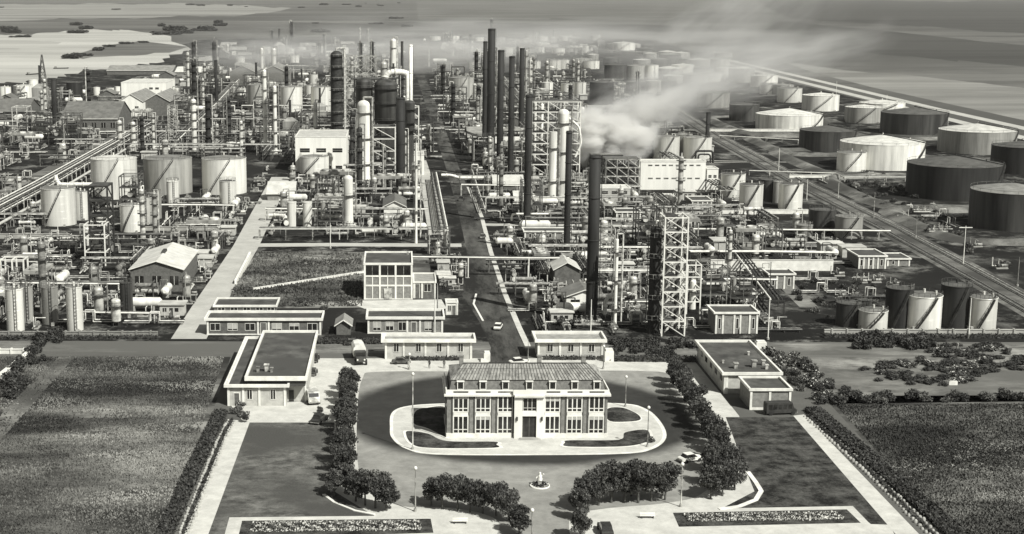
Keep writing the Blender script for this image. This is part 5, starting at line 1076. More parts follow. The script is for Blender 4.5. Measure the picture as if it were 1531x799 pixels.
Z = [('beside the bright-roofed gabled shed', [(0, 400), (330, 395), (262, 492), (0, 492)], 90, W1, .8, 1.1), ('in the plot before the three big tanks', [(0, 350), (350, 345), (335, 392), (0, 398)], 60, W1, .8, 1.1), ('around the foot of the three big tanks', [(0, 295), (372, 295), (352, 343), (0, 348)], 55, W1, .8, 1.2),
 ('around the slim twin white vessels', [(404, 300), (646, 300), (652, 356), (384, 356)], 105, W1, .8, 1.15), ('beside the tall white power house', [(425, 250), (640, 250), (646, 298), (404, 298)], 65, W1, .9, 1.3), ('around the foot of the cracker', [(430, 196), (628, 196), (640, 248), (425, 248)], 85, W2, .9, 1.4),
 ('left of the slanting rack by the sheds', [(-60, 196), (170, 196), (60, 280), (-60, 330)], 80, dict(W1, hdr=5, struct=3, hut=2), .9, 1.5), ('behind the three big tanks', [(200, 192), (425, 192), (420, 238), (150, 238)], 70, W2, .9, 1.3),
 ('in the back units left of the cracker', [(230, 140), (600, 140), (622, 190), (205, 190)], 110, W2, 1.0, 1.6), ('in the far units before the grey stores', [(240, 104), (605, 104), (612, 138), (235, 138)], 90, W3, 1.0, 1.7), ('in the farthest units by the river', [(310, 76), (600, 68), (606, 102), (260, 102)], 70, W3, 1.1, 1.8),
 ('near the white gabled stores by the river', [(-60, 146), (235, 140), (230, 190), (-60, 194)], 60, W3, 1.0, 1.5),
 ('around the white-roofed shelters by the road', [(706, 250), (880, 250), (890, 334), (728, 334)], 120, W1, .8, 1.2), ('around the feet of the three slim black chimneys', [(668, 180), (870, 180), (880, 248), (700, 248)], 120, W2, .9, 1.3), ('in the back units right of the main road', [(645, 120), (880, 120), (868, 178), (662, 178)], 90, W2, 1.0, 1.7), ('in the farthest units right of the road', [(625, 62), (900, 62), (890, 118), (640, 118)], 75, W3, 1.0, 1.8),
 ('along the left side of the main road', [(625, 300), (650, 300), (668, 440), (640, 356)], 16, W1, .7, .9), ('in the strip along the concrete service road', [(330, 345), (370, 300), (400, 255), (380, 300), (345, 372), (275, 480), (255, 492), (300, 420)], 34, dict(pump=5, man=5, bundle=3, exch=1), .6, .9), ('on the far left side of the main road', [(622, 240), (640, 240), (652, 300), (628, 300)], 14, W1, .8, 1.1), ('between road crossing and three-bay block', [(655, 380), (685, 380), (700, 400), (682, 440), (655, 420)], 12, dict(pump=3, man=3, hut=1, drum=1), .6, .9), ('on the right verge of the main road', [(730, 345), (770, 345), (800, 470), (776, 470)], 26, W1, .7, .9), ('among the tank farm bunds', [(1200, 262), (1330, 262), (1560, 430), (1450, 400)], 16, dict(man=3, pump=3, bundle=2, hut=.5), .8, 1.1),
 ('left of the lattice tower behind the right gatehouse', [(778, 400), (1030, 400), (1030, 500), (812, 500)], 105, W1, .8, 1.1), ('behind the dark huts near the lattice tower', [(755, 345), (1040, 345), (1035, 398), (772, 398)], 80, W1, .8, 1.2), ('in front of the long white-walled hall', [(880, 288), (1090, 288), (1150, 342), (890, 342)], 80, W1, .8, 1.2),
 ('between the lattice tower and the white-posted pavilion', [(1028, 405), (1150, 405), (1180, 498), (1030, 498)], 32, W1, .7, 1.0), ('around the low tanks by the railway', [(1050, 345), (1240, 335), (1290, 395), (1050, 398)], 30, W1, .8, 1.1), ('on the yard before the long white wall', [(1200, 412), (1290, 412), (1400, 440), (1240, 455)], 12, dict(pump=3, bundle=2, man=2), .7, 1.0),
 ('around the tanks behind the long hall', [(880, 186), (1010, 190), (1075, 236), (880, 236)], 26, W2, .9, 1.2), ('between railway and plume in the back', [(890, 120), (960, 135), (1010, 170), (880, 182)], 24, W3, .9, 1.3)]
for q in ([(430, 246), (532, 246), (535, 268), (425, 268)], [(424, 330), (475, 330), (478, 352), (420, 352)], [(560, 305), (625, 305), (628, 330), (555, 330)], [(140, 292), (370, 288), (372, 300), (138, 304)], [(55, 336), (118, 336), (118, 350), (50, 350)], [(950, 282), (1075, 282), (1080, 296), (945, 296)], [(170, 344), (215, 344), (215, 356), (168, 356)], [(990, 500), (1025, 500), (1028, 512), (986, 512)]): KEEP.append([tuple(G(*p)[:2]) for p in q])
TANKQ = []
for a in Z: zone(a[0], a[1], a[2], a[3], a[4], a[5])
SHORT = dict(dcol='dark tall column', drum='upright silver vessel', exch='stacked heat exchangers', pump='small pump set', struct='open steel structure', rack='short pipe rack', bundle='low pipe bundle', man='valve manifold', fan='raised air cooler', col='slim silver column', heat='box furnace', hut='flat-roofed hut', shed='weathered gabled shed', hdr='white horizontal drum')
for (k, ph), L_ in PLACED.items():
    proto, _, lab, grp = PR[k]; L_.sort(key=lambda q: q[0] / q[1])
    if len(L_) > 1: lab = SHORT[k]
    for i, (x, y, rz, s) in enumerate(L_):
        if len(L_) == 1: l = f'{lab} {ph}'
        else: l = f'{lab}, {nth(i)} from left {ph}' if i < len(L_) / 2 else f'{lab}, {nth(len(L_) - 1 - i)} from right {ph}'
        if i == len(L_) - 1 and len(L_) > 1: l = f'{lab}, rightmost {ph}'
        put(proto, (x, y, 0), rz, l, grp, s if s != 1 else None)
print('CLUTTER', sum(len(v) for v in PLACED.values()), {k: sum(len(v) for (a, _), v in PLACED.items() if a == k) for k in PR})
# ================================================================== vegetation
def leafcloud(m, blobs, n, size, rnd, squash=1.0):
    tot = sum(b_[3] ** 2 for b_ in blobs)
    for bx, by, bz, br in blobs:
        for _ in range(int(n * br * br / tot)):
            d = Vector((rnd.gauss(0, 1), rnd.gauss(0, 1), rnd.gauss(0, 1))).normalized(); p = Vector((bx, by, bz)) + Vector((d.x, d.y, d.z * squash)) * br * (rnd.random() ** .35)
            u = Vector((rnd.gauss(0, 1), rnd.gauss(0, 1), rnd.gauss(0, 1))).normalized(); v = u.orthogonal().normalized(); w = u.cross(v); s = size * rnd.choice((.6, .8, 1, 1.5)) * rnd.uniform(.8, 1.25)
            m._a([tuple(p + v * s), tuple(p + w * s * .7), tuple(p - v * s), tuple(p - w * s * .7)], [(0, 1, 2, 3)])
def P_tree(seed, h=6.0, cr=2.4, low=.32, n=3200, leaf=LEAF, name='broadleaf_tree'):
    rd = random.Random(seed); t = thing(name, 'x', 'tree'); m = MB(); top = Vector((rd.uniform(-.2, .2), rd.uniform(-.2, .2), h * .5)); m.tube((0, 0, 0), top, .2, 8, .13)
    bl = []
    for i in range(15):
        a = i * 2.4 + rd.uniform(-.4, .4); rr = cr * rd.uniform(.25, .72); z = h * low + (h * (1 - low)) * rd.uniform(.22, .82); p = (rr * math.cos(a), rr * math.sin(a), z); bl.append((*p, cr * rd.uniform(.26, .5)))
        m.tube(top * rd.uniform(.6, 1), Vector(p) * .9, .08, 5, .03)
    bl.append((0, 0, h * .78, cr * .55)); part('trunk', m, BARK, t); m = MB(); leafcloud(m, bl, n, .17, rd, .85); part('crown', m, leaf, t); return t
LEAF2 = M('paler_leaves', 0.018, 0.15, 1.1, 0.7, spec=0.3, contrast=(.36, .7))  # slightly paler leaf tone, used on every second tree
TR = [P_tree(i, h=R.uniform(5.6, 7.2), cr=R.uniform(2.4, 3.2), low=.16, n=3600, leaf=(LEAF, LEAF2)[i % 2]) for i in (1, 2, 3, 4)]
def trees(lst, grp, lab, scale=1.0):
    for i, (px, py, s) in enumerate(lst):
        l = lab(i, len(lst)); put(TR[i % 4], G(px, py), R.uniform(0, 6.28), l, grp, (scale * s * R.uniform(.82, .98), scale * s * R.uniform(.82, .98), scale * s * R.uniform(.9, 1.06)))
LROW = [(523, 582 + 3), (522, 595), (521, 606), (520, 617), (519, 629), (518, 641), (517, 653), (516, 666), (515, 679), (514, 693), (514, 707), (514, 722), (516, 738)]
trees([(x, y, .97) for x, y in LROW], 'clipped avenue trees left of the forecourt', lambda i, n: f'clipped avenue tree left of the forecourt, {nth(i)} counting from the far end')
trees([(532, 750, 1.0), (546, 756, 1.0), (561, 760, 1.05), (578, 764, .95), (500, 742, .85)], 'corner trees at the left end of the avenue', lambda i, n: f'dark round tree curving from the avenue foot, {nth(i)} from left')
trees([(645, 756, .8), (662, 761, .95), (684, 764, 1.0), (703, 766, .95), (722, 768, .95), (742, 772, .9), (760, 780, .9), (776, 800, .85)], 'low trees at bottom centre', lambda i, n: f'loose tree in the front group left of the statue bed, number {NUM[i+1]} from the avenue')
trees([(866, 778, .9), (880, 766, 1.0), (895, 756, 1.15), (914, 752, 1.2), (934, 752, 1.15), (954, 752, 1.2), (974, 750, 1.15), (994, 748, 1.05), (868, 806, .85), (944, 742, 1.1)], 'dense trees right of the statue bed', lambda i, n: f'dense tree in the front group right of the statue bed, number {NUM[i+1]}')
RROW = [(1008, 572), (1014, 582), (1020, 592), (1026, 602), (1032, 612), (1039, 622), (1045, 633), (1052, 644), (1059, 655), (1066, 667), (1073, 679), (1080, 691), (1087, 704), (1094, 717), (1098, 733), (1080, 742), (1062, 747), (1070, 726), (1064, 706)]
trees([(x, y, .98) for x, y in RROW], 'diagonal tree row right of the forecourt', lambda i, n: f'tree in the diagonal row right of the forecourt, {nth(i)} from its far end')
def P_bush(seed, leaf=LEAF, flowers=False, name='bush'):
    rd = random.Random(seed); t = thing(name, 'x', 'bush'); m = MB(); bl = [(rd.uniform(-.7, .7), rd.uniform(-.6, .6), rd.uniform(.3, .8), rd.uniform(.5, .8)) for _ in range(6)]; leafcloud(m, bl, 500, .15, rd); part('foliage', m, leaf, t)
    m = MB()
    for k in range(5): m.tube((0, 0, 0), (rd.uniform(-.6, .6), rd.uniform(-.6, .6), .9), .05, 5)
    part('stem', m, BARK, t)
    if flowers: m = MB(); leafcloud(m, [(x, y, z + .12, r) for x, y, z, r in bl], 90, .13, rd); part('blossom', m, FLOWER, t)
    return t
BU = [P_bush(11), P_bush(12, LEAFL), P_bush(13, flowers=True, name='flowering_bush'), P_bush(14)]
def bushes(quad, n, grp, phrase, kinds=(0, 1, 3), s0=.8, s1=1.5, zs=1):
    P = [G(*q)[:2] for q in quad]; xs = [p[0] for p in P]; ys = [p[1] for p in P]; out = []; tries = 0
    while len(out) < n and tries < n * 30:
        tries += 1; x, y = R.uniform(min(xs), max(xs)), R.uniform(min(ys), max(ys))
        if inpoly(x, y, P): out.append((x, y))
    out.sort(key=lambda q: q[0] / q[1]); n = len(out)
    for i, (x, y) in enumerate(out):
        k = R.choice(kinds); w = 'flowering bush' if k == 2 else ('pale green bush' if k == 1 else 'dark bush')
        put(BU[k], (x, y, 0), R.uniform(0, 6.28), w + ', ' + (nth(i) + ' from left ' if i < 62 else nth(n - 1 - i) + ' from right ') + phrase, grp, (lambda q: (q * (1.25 if zs < 1 else 1), q, q * zs))(R.uniform(s0, s1)))
bushes([(1140, 525), (1190, 535), (1290, 600), (1225, 604), (1165, 560)], 46, 'flowering bushes beside the right service building', 'in the flower ground beyond the service building', (0, 1, 2, 2, 3), .8, 1.4)
bushes([(1282, 548), (1370, 540), (1400, 518), (1480, 512), (1560, 540), (1500, 568), (1400, 578), (1310, 572)], 110, 'dark bushes of the oval garden', 'in the dark oval garden at right', (0, 3, 0, 3, 0, 3, 2), .9, 1.5, .55)
bushes([(1280, 506), (1392, 506), (1392, 522), (1280, 522)], 26, 'dark shrub block by the lower right tanks', 'in the dark shrub block before the silver tanks', (0, 3), 1.4, 2.0)
bushes([(1240, 594), (1600, 590), (1600, 600), (1240, 606)], 40, 'bush line between garden and field', 'in the bush line above the right field', (0, 3, 1), .9, 1.5)
bushes([(905, 512), (1035, 512), (1040, 536), (910, 534)], 34, 'dark bushes beside the right gatehouse', 'between right gatehouse and service building', (0, 3), 1.0, 1.6)
bushes([(342, 606), (372, 606), (378, 626), (350, 628)], 9, 'bushes at the corner of the left service building', 'at the path head by the left service building', (0, 2, 1), .7, 1.0)
bushes([(55, 500), (100, 500), (50, 560), (10, 600), (-10, 600)], 26, 'scrub along the dirt track', 'in the scrub beside the dirt track', (0, 3), 1.0, 2.0)
bushes([(345, 440), (480, 425), (540, 440), (520, 470), (480, 470)], 14, 'scrub in the rough plot', 'in the rough plot behind the long office', (0, 1), .6, 1.1)
bushes([(1240, 270), (1330, 264), (1560, 420), (1480, 400)], 40, 'scrub beside the tank farm bunds', 'in the scrub between railway and black tanks', (0, 1, 3), .8, 1.8)
bushes([(1180, 425), (1250, 415), (1400, 445), (1220, 495), (1180, 490)], 40, 'scrub on the yard by the lower right tanks', 'on the patchy yard left of lower right tanks', (0, 1, 3), .6, 1.2)
bushes([(808, 470), (880, 470), (880, 492), (815, 492)], 14, 'bushes behind the right gatehouse', 'behind the right gatehouse', (0, 3), 1, 1.6)
bushes([(965, 655), (978, 648), (980, 660), (968, 664)], 4, 'bushes at the island end', 'at the right end of the island beds', (2, 1), .5, .7)
# street trees among units: dark clumps
trees([(640, 228, 1.1), (648, 205, 1.1), (636, 180, 1.2), (676, 170, 1.2), (700, 205, 1.3), (712, 232, 1.3)], 'trees beside the far main road', lambda i, n: f'dark tree beside the far stretch of main road, {nth(i)} of six')
trees([(478, 628, .38), (176 + 190, 632, .28), (478, 620, .3)], 'single garden shrubs', lambda i, n: ['small round tree at the corner of the left lawn', 'little round shrub at the head of the left gravel path', 'small tree just behind the one on the left lawn corner'][i])
# far trees by the river and fields
def P_clump(seed):
    rd = random.Random(seed); t = thing('tree_clump', 'x', 'trees'); m = MB(); bl = [(rd.uniform(-5, 5), rd.uniform(-3, 3), rd.uniform(1, 2.6), rd.uniform(1.4, 2.4)) for _ in range(14)]; leafcloud(m, bl, 2600, .4, rd); part('crown', m, LEAF, t)
    m = MB(); m.tube((0, 0, 0), (0, 0, 2.5), .4, 6).tube((2, 0, 1), (0, 0, .6), .2, 5); part('trunk', m, BARK, t); return t
FT = [P_clump(1), P_clump(2)]
FTL = [(R.uniform(-20, 620), R.choice((R.uniform(5, 16), R.uniform(26, 50), R.uniform(34, 60))), R.uniform(.7, 2.0)) for _ in range(26)] + [(14, 44, 2), (30, 56, 1.3), (285, 8, 2), (300, 9, 2.2), (345, 9, 2.0), (115, 38, 1.8), (262, 46, 2.0), (250, 52, 2.2), (275, 50, 2.0), (108, 88, 1.2), (122, 84, 1.0), (148, 76, 1.1), (165, 70, 1.0), (190, 66, .9), (215, 64, .9), (484, 8, 2.0)]
FTL.sort()
for k, (px, py, s) in enumerate(FTL): put(FT[k % 2], G(px, py), R.uniform(0, 6), f'far dark tree clump on the river plain, {nth(k)} from the left' if k < 50 else f'far dark tree clump on the plain, {nth(len(FTL) - 1 - k)} from the right end', 'far trees on the river plain', (s * R.uniform(1.2, 2.6), s * R.uniform(1.2, 3), s * R.uniform(.7, 1.3)))
def hedge(name, label, pts, w, h, dens=34, leaf=LEAF, size=.2, cat='hedge', kind=None):
    W = [G(*p) for p in pts]; o = W[0].copy(); t = thing(name, label, cat, o); m = MB(); core = MB(); rd = random.Random(len(label))
    for a, c in zip(W, W[1:]):
        a, c = a - o, c - o; d = (c - a); L_ = d.length; d.normalize(); n = Vector((-d.y, d.x, 0))
        core.prism([tuple((a + n * w * .42)[:2]), tuple((c + n * w * .42)[:2]), tuple((c - n * w * .42)[:2]), tuple((a - n * w * .42)[:2])], 0, h * .85)
        for _ in range(int(L_ * dens * (w + 2 * h) / 3)):
            side = rd.random() * (w + 2 * h); u = rd.random() * L_
            if side < h: q = n * (w / 2) + Vector((0, 0, side))
            elif side < h + w: q = n * (w / 2 - (side - h)) + Vector((0, 0, h))
            else: q = -n * (w / 2) + Vector((0, 0, side - h - w))
            p = a + d * u + q + Vector((rd.gauss(0, .12), rd.gauss(0, .12), rd.gauss(0, .1))); e = Vector((rd.gauss(0, 1), rd.gauss(0, 1), rd.gauss(0, 1))).normalized(); f = e.orthogonal().normalized(); g = e.cross(f); s = size * rd.uniform(.6, 1.3)
            m._a([tuple(p + f * s), tuple(p + g * s), tuple(p - f * s), tuple(p - g * s)], [(0, 1, 2, 3)])
    part('foliage', m, leaf, t); part('branches', core, BARK if leaf is LEAFL else LEAF, t)
hedge('hedge', 'long dark hedge along the left garden boundary fence', [(331, 618), (318, 645), (288, 708), (248, 800), (230, 840)], 2.4, .8, dens=60)
hedge('hedge', 'long dark hedge outside the right garden boundary fence', [(1214, 614), (1284, 674), (1364, 744), (1466, 835)], 3.0, .8, dens=60)
hedge('hedge', 'dark hedge behind the diagonal row near the right gatehouse', [(912, 540), (1040, 541)], 1.5, 1.2)
hedge('hedge', 'low dark hedge at the foot of the left gatehouse', [(600, 539), (690, 539)], .8, .8)
hedge('hedge', 'low dark hedge at the foot of the right gatehouse', [(812, 538), (890, 538)], .8, .8)
hedge('hedge', 'dark hedge beside the wall of silver tanks at lower right', [(1232, 505), (1560, 506)], 1.2, .9)
hedge('hedge', 'dark hedge along the left boundary wall of cylinders', [(0, 507), (236, 507)], 1.0, .8)
hedge('hedge', 'dark hedge behind the car park near the left gatehouse', [(470, 514), (572, 514)], 1.5, 1.2)
# garden boundary fences: white stones with plants between
def stone_border(label, pts):
    W = [G(*p) for p in pts]; o = W[0].copy(); t = thing('stone_border', label, 'stone border', o); rd = random.Random(4); g = MB(); n = 49
    m = MB(); m.lathe([(.3, 0), (.28, .3), (.15, .45), (.001, .48)], 7); me = m.mesh('stone', CONC); tot = sum((c - a).length for a, c in zip(W, W[1:])); k = 0
    for i in range(n):
        d0 = tot * (i + .5) / n
        for a, c in zip(W, W[1:]):
            L_ = (c - a).length
            if d0 <= L_: break
            d0 -= L_
        d = (c - a).normalized(); nn = Vector((-d.y, d.x, 0))
        for s in (-1, 1):
            p = a - o + d * (d0 + (0.5 * tot / n if s > 0 else 0)) + nn * (s * .7 + rd.uniform(-.12, .12)); q = part('stone', me, None, t, tuple(p)); f = rd.uniform(.75, 1.2); q.scale = (f, f, f * rd.uniform(.7, 1.2))
        for _ in range(2): p = a - o + d * (d0 + rd.uniform(-.7, .7)); leafcloud(g, [(p.x, p.y, .35, .4)], 26, .14, rd)
    part('plants', g, LEAF, t)
stone_border('row of white stones with plants along the left gravel path', [(348, 628), (336, 648), (296, 745), (268, 815)])
stone_border('row of white stones with plants along the right gravel path', [(1207, 622), (1306, 712), (1420, 826)])
def flower_bed(label, quad, rows=True):
    P = [G(*q) for q in quad]; o = P[0].copy(); t = thing('flower_bed', label, 'flower bed', o); rd = random.Random(5); m = MB(); g = MB(); Q = [(p - o) for p in P]
    s = MB(); s.prism([tuple(p[:2]) for p in Q], 0, .1); part('soil', s, G_LAWND, t)
    nx, ny = 90, 7
    for i in range(nx):
        for j in range(ny):
            u, v = (i + .5) / nx, (j + .5) / ny; a = Q[0].lerp(Q[1], u); b_ = Q[3].lerp(Q[2], u); p = a.lerp(b_, v)
            w = (math.sin(i * .7 + (j * 1.6)) > .25) or j in (0, ny - 1)
            leafcloud(g if not w else m, [(p.x, p.y, .25, .3)], 7, .13, rd)
    part('blossom', m, FLOWER, t); part('foliage', g, LEAF, t)
flower_bed('long patterned flower bed at bottom left of the forecourt', [(374, 797), (630, 794), (628, 781), (380, 783)])
flower_bed('long patterned flower bed at bottom right of the forecourt', [(1030, 781), (1262, 778), (1250, 768), (1024, 771)])
TRK_ = [tuple(G(*q)[:2]) for q in [(88, 534), (112, 534), (0, 660), (-40, 700), (-60, 690), (20, 600)]]
def tuftmesh(name, label, quad, n, size, leaf, sparse=None):
    P = [G(*q) for q in quad]; xs = [p.x for p in P]; ys = [p.y for p in P]; m = MB(); rd = random.Random(n); P2 = [tuple(p[:2]) for p in P]; c = 0
    while c < n:
        x, y = rd.uniform(min(xs), max(xs)), rd.uniform(min(ys), max(ys))
        if not inpoly(x, y, P2): continue
        if inpoly(x, y, TRK_) and rd.random() < .9: continue
        c += 1
        if mnoise.noise(Vector((x * .06, y * .09, 3))) + .5 * mnoise.noise(Vector((x * .3, y * .3, 9))) < rd.uniform(-.75, .15): continue
        s = size * rd.uniform(.5, 1.4); a = rd.random() * PI; dx, dy = math.cos(a) * s * .6, math.sin(a) * s * .6
        lx, ly = rd.gauss(0, .25) * s, rd.gauss(0, .25) * s
        m._a([(x - dx, y - dy, 0), (x + dx, y + dy, 0), (x + dx * .3 + lx, y + dy * .3 + ly, s), (x - dx * .5 + lx, y - dy * .5 + ly, s * .8)], [(0, 1, 2, 3)])
    o = part(name, m, leaf); tag(o, label, 'grass', kind='stuff')
GRL = M('dry_grass_blades', 0.07, 0.36, 0.06, scale2=0.035, lo2=0.035, coord='pos', rough=.9, contrast=(.44, .64), detail=15, stretch=(0.7, 1.6, 1)); GRD = M('green_grass_blades', 0.07, 0.36, 0.05, scale2=0.028, lo2=0.025, coord='pos', rough=.9, contrast=(.38, .62), detail=15, stretch=(0.6, 1.6, 1))
tuftmesh('grass', 'rough dark and pale grass of the open field at left', [(-60, 534), (335, 534), (240, 830), (-80, 830)], 105000, .22, GRD)
tuftmesh('grass', 'pale rough grass of the open field at right', [(1250, 606), (1580, 604), (1640, 830), (1450, 830)], 75000, .25, GRL)
tuftmesh('grass', 'rough grass of the fenced plot beside the service road', [(345, 436), (388, 378), (540, 379), (542, 458), (345, 460)], 15000, .4, GRL)
# ================================================================== vehicles and people
def P_car(body=DARK, roof=None, L_=4.2, name='parked_car', cat='car'):
    t = thing(name, 'x', cat); w = .78; m = MB(); pr = [(-L_ / 2, .35), (-L_ / 2, .75), (-L_ / 2 + .25, .9), (L_ / 2 - .9, .92), (L_ / 2 - .1, .78), (L_ / 2, .55), (L_ / 2, .35)]
    n = len(pr)
    for s, ww in ((0, w),):
        m._a([(x, -ww, z) for x, z in pr] + [(x, ww, z) for x, z in pr], [tuple(range(n)), tuple(range(2 * n - 1, n - 1, -1))] + [(i, n + i, n + (i + 1) % n, (i + 1) % n) for i in range(n)])
    part('body', m, body, t); m = MB(); c = [(-1.5, .9), (-1.1, 1.42), (.3, 1.45), (.95, .92)]; q = len(c)
    m._a([(x, -w * .86 if z > 1 else -w * .96, z) for x, z in c] + [(x, w * .86 if z > 1 else w * .96, z) for x, z in c], [tuple(range(q)), tuple(range(2 * q - 1, q - 1, -1))] + [(i, q + i, q + (i + 1) % q, (i + 1) % q) for i in range(q)]); part('window', m, GLASS, t)
    m = MB(); m.box(-1.15, -w * .84, 1.4, .35, w * .84, 1.49); part('roof', m, roof or body, t)
    for x in (-L_ / 2 + .85, L_ / 2 - .8):
        for y in (-w, w): m = MB(); m.tube((x, y - .1, .32), (x, y + .1, .32), .32, 14); part('wheel', m, RUBBER, t)
    for y in (-.55, .55): m = MB(); m.tube((L_ / 2 - .05, y, .68), (L_ / 2 + .05, y, .68), .13, 10); part('headlight', m, WHITE, t)
    m = MB(); m.box(L_ / 2 - .02, -.8, .36, L_ / 2 + .1, .8, .48).box(-L_ / 2 - .1, -.8, .36, -L_ / 2 + .02, .8, .48); part('bumper', m, LGREY, t); return t
def P_van(body, L_=4.4, H=2.0, bus=False, name='van', cat='van'):
    t = thing(name, 'x', cat); w = .95; m = MB(); pr = [(-L_ / 2, .4), (-L_ / 2, H - .15), (-L_ / 2 + .2, H), (L_ / 2 - 1.0, H), (L_ / 2 - .55, 1.2), (L_ / 2, 1.05), (L_ / 2, .4)]; n = len(pr)
    m._a([(x, -w, z) for x, z in pr] + [(x, w, z) for x, z in pr], [tuple(range(n)), tuple(range(2 * n - 1, n - 1, -1))] + [(i, n + i, n + (i + 1) % n, (i + 1) % n) for i in range(n)]); part('body', m, body, t)
    m = MB(); k = -L_ / 2 + .4
    while k < L_ / 2 - 1.6: m.box(k, -w - .02, 1.2, k + .75, w + .02, H - .35); k += 1.0
    part('side_window', m, GLASS, t); m = MB(); m._a([(L_ / 2 - .99 + .02, -.8, H - .08), (L_ / 2 - .99 + .02, .8, H - .08), (L_ / 2 - .53, .8, 1.27), (L_ / 2 - .53, -.8, 1.27)], [(0, 3, 2, 1)]); part('windscreen', m, GLASS, t)
    for x in (-L_ / 2 + .9, L_ / 2 - .8):
        for y in (-w, w): m = MB(); m.tube((x, y - .1, .38), (x, y + .1, .38), .38, 14); part('wheel', m, RUBBER, t)
    for y in (-.65, .65): m = MB(); m.tube((L_ / 2 - .05, y, .75), (L_ / 2 + .05, y, .75), .14, 10); part('headlight', m, WHITE, t)
    m = MB(); m.box(L_ / 2 - .02, -.9, .4, L_ / 2 + .12, .9, .55); part('bumper', m, LGREY, t); return t
def P_truck():
    t = thing('truck', 'x', 'truck'); m = MB(); m.box(-3.3, -1.05, .9, 1.3, 1.05, 1.1); part('bed', m, DARK, t)
    m = MB(); a = [(-1.05 + .0, 1.1), (-1.08, 2.5), (-.75, 2.95), (0, 3.1), (.75, 2.95), (1.08, 2.5), (1.05, 1.1)]; n = len(a)
    m._a([(-3.3, y, z) for y, z in a] + [(1.2, y, z) for y, z in a], [tuple(range(n)), tuple(range(2 * n - 1, n - 1, -1))] + [(i, n + i, n + i + 1, i + 1) for i in range(n - 1)]); part('canopy', m, TWHITE, t)
    m = MB(); m.box(1.35, -.95, .7, 2.7, .95, 2.3).box(2.7, -.8, .7, 3.5, .8, 1.5); c = part('cab', m, MGREY, t); m = MB(); m.box(2.69, -.8, 1.55, 2.73, .8, 2.15); part('windscreen', m, GLASS, c)
    for x in (-2.3, 2.8):
        for y in (-.95, .95): m = MB(); m.tube((x, y - .15, .5), (x, y + .15, .5), .5, 14); part('wheel', m, RUBBER, t)
    for y in (-.6, .6): m = MB(); m.tube((3.5, y, 1.1), (3.58, y, 1.1), .15, 10); part('headlight', m, WHITE, t)
    return t
CARD, CARW, CARG = P_car(DARK), P_car(WHITE), P_car(MGREY)
VANL, BUS = P_van(LGREY), P_van(DARK, 6.2, 2.5, True, 'minibus', 'bus'); TRK = P_truck()
def yaw(px, py, qx, qy): a, c = G(px, py), G(qx, qy); return math.atan2(c.y - a.y, c.x - a.x)
put(VANL, G(467, 601), -1.35, 'light van with dark windscreen parked beside the left service building', scale=1.25)
put(CARD, G(478, 631), 1.2, 'dark car parked under the avenue trees below the light van', scale=1.15)
put(TRK, G(537, 540), -1.45, 'truck with white rounded canopy on the gravel near the left gatehouse', scale=1.3)
put(BUS, G(1166, 619), 0.12, 'dark minibus parked in front of the right garage block')
put(CARW, G(745, 492), 1.35, 'white-roofed car driving on the dark main road', scale=1.05)
put(CARW, G(776, 545), 0.3, 'white car at the road mouth beside the right gatehouse')
put(CARW, G(1032, 690), 0.4, 'white car parked under the diagonal trees by the court')
put(CARG, G(528, 516), 0.1, 'grey car behind the hedge near the barrel shed')
put(CARG, G(468, 560), 1.5, 'grey car parked close to the right wall of the L-shaped building')
put(CARD, G(470, 540), 1.5, 'dark car parked behind the L-shaped building in a row')
put(CARW, G(1064, 445), 0.1, 'white car parked right of the lattice tower among pipework')
put(CARG, G(722, 356), 1.4, 'grey car on the pavement edge at the upper main road')
put(CARD, G(905, 797), 1.6, 'dark car cut by the bottom edge of the court')
put(CARD, G(690, 300), 1.4, 'small dark car far up the main road')
put(CARG, G(600, 541 + 3), 0.05, 'grey car parked before the left gatehouse hedge')
put(CARD, G(1240, 452), 0.4, 'dark car on the yard left of the dark low tank')
def P_person(top, legs):
    o = None; me = bpy.data.meshes.new('person')
    V = [(0, 0, .95), (0, 0, 1.2), (0, .0, 1.45), (0, .01, 1.58), (0, .02, 1.72), (-.1, 0, .9), (-.13, .06, .5), (-.14, .0, .08), (-.14, .14, .04), (.1, 0, .9), (.13, .1, .5), (.14, -.04, .08), (.14, .1, .04), (-.2, 0, 1.43), (-.27, -.02, 1.15), (-.26, .1, .9), (.2, 0, 1.43), (.27, 0, 1.15), (.26, .12, .92)]
    E = [(0, 1), (1, 2), (2, 3), (3, 4), (0, 5), (5, 6), (6, 7), (7, 8), (0, 9), (9, 10), (10, 11), (11, 12), (2, 13), (13, 14), (14, 15), (2, 16), (16, 17), (17, 18)]
    rad = [.15, .15, .13, .06, .11, .1, .075, .05, .045, .1, .075, .05, .045, .075, .05, .04, .075, .05, .04]
    me.from_pydata(V, E, []); o = bpy.data.objects.new('person', me); C.objects.link(o); o['category'] = 'person'
    o.modifiers.new('Skin', 'SKIN'); 
    if me.skin_vertices:
        for i, r in enumerate(rad): me.skin_vertices[0].data[i].radius = (r, r * .85)
        me.skin_vertices[0].data[0].use_root = True
    o.modifiers.new('Sub', 'SUBSURF').levels = 1; me.materials.append(top)
    m = MB(); m.dome(.12, 1.74, .11, 10); part('hair', m, DARK, o)
    return o
PD, PL = P_person(CLOTH, CLOTH), P_person(CLOTHL, CLOTH)
for proto, px, py, rz, lab in ((PD, 642, 551, 2.5, 'person in dark clothes standing before the left gatehouse, left of two'), (PD, 664, 551, 3.4, 'person in dark clothes standing before the left gatehouse, right of two'), (PD, 873, 546, 3, 'person in dark clothes standing in front of the right gatehouse'),
    (PL, 1431, 524, 2, 'person in pale clothes standing by the dark oval garden'), (PL, 611, 552, 3, 'person in pale clothes near the left gatehouse lamp post')):
    put(proto, G(px, py), rz, lab, scale=1.12)
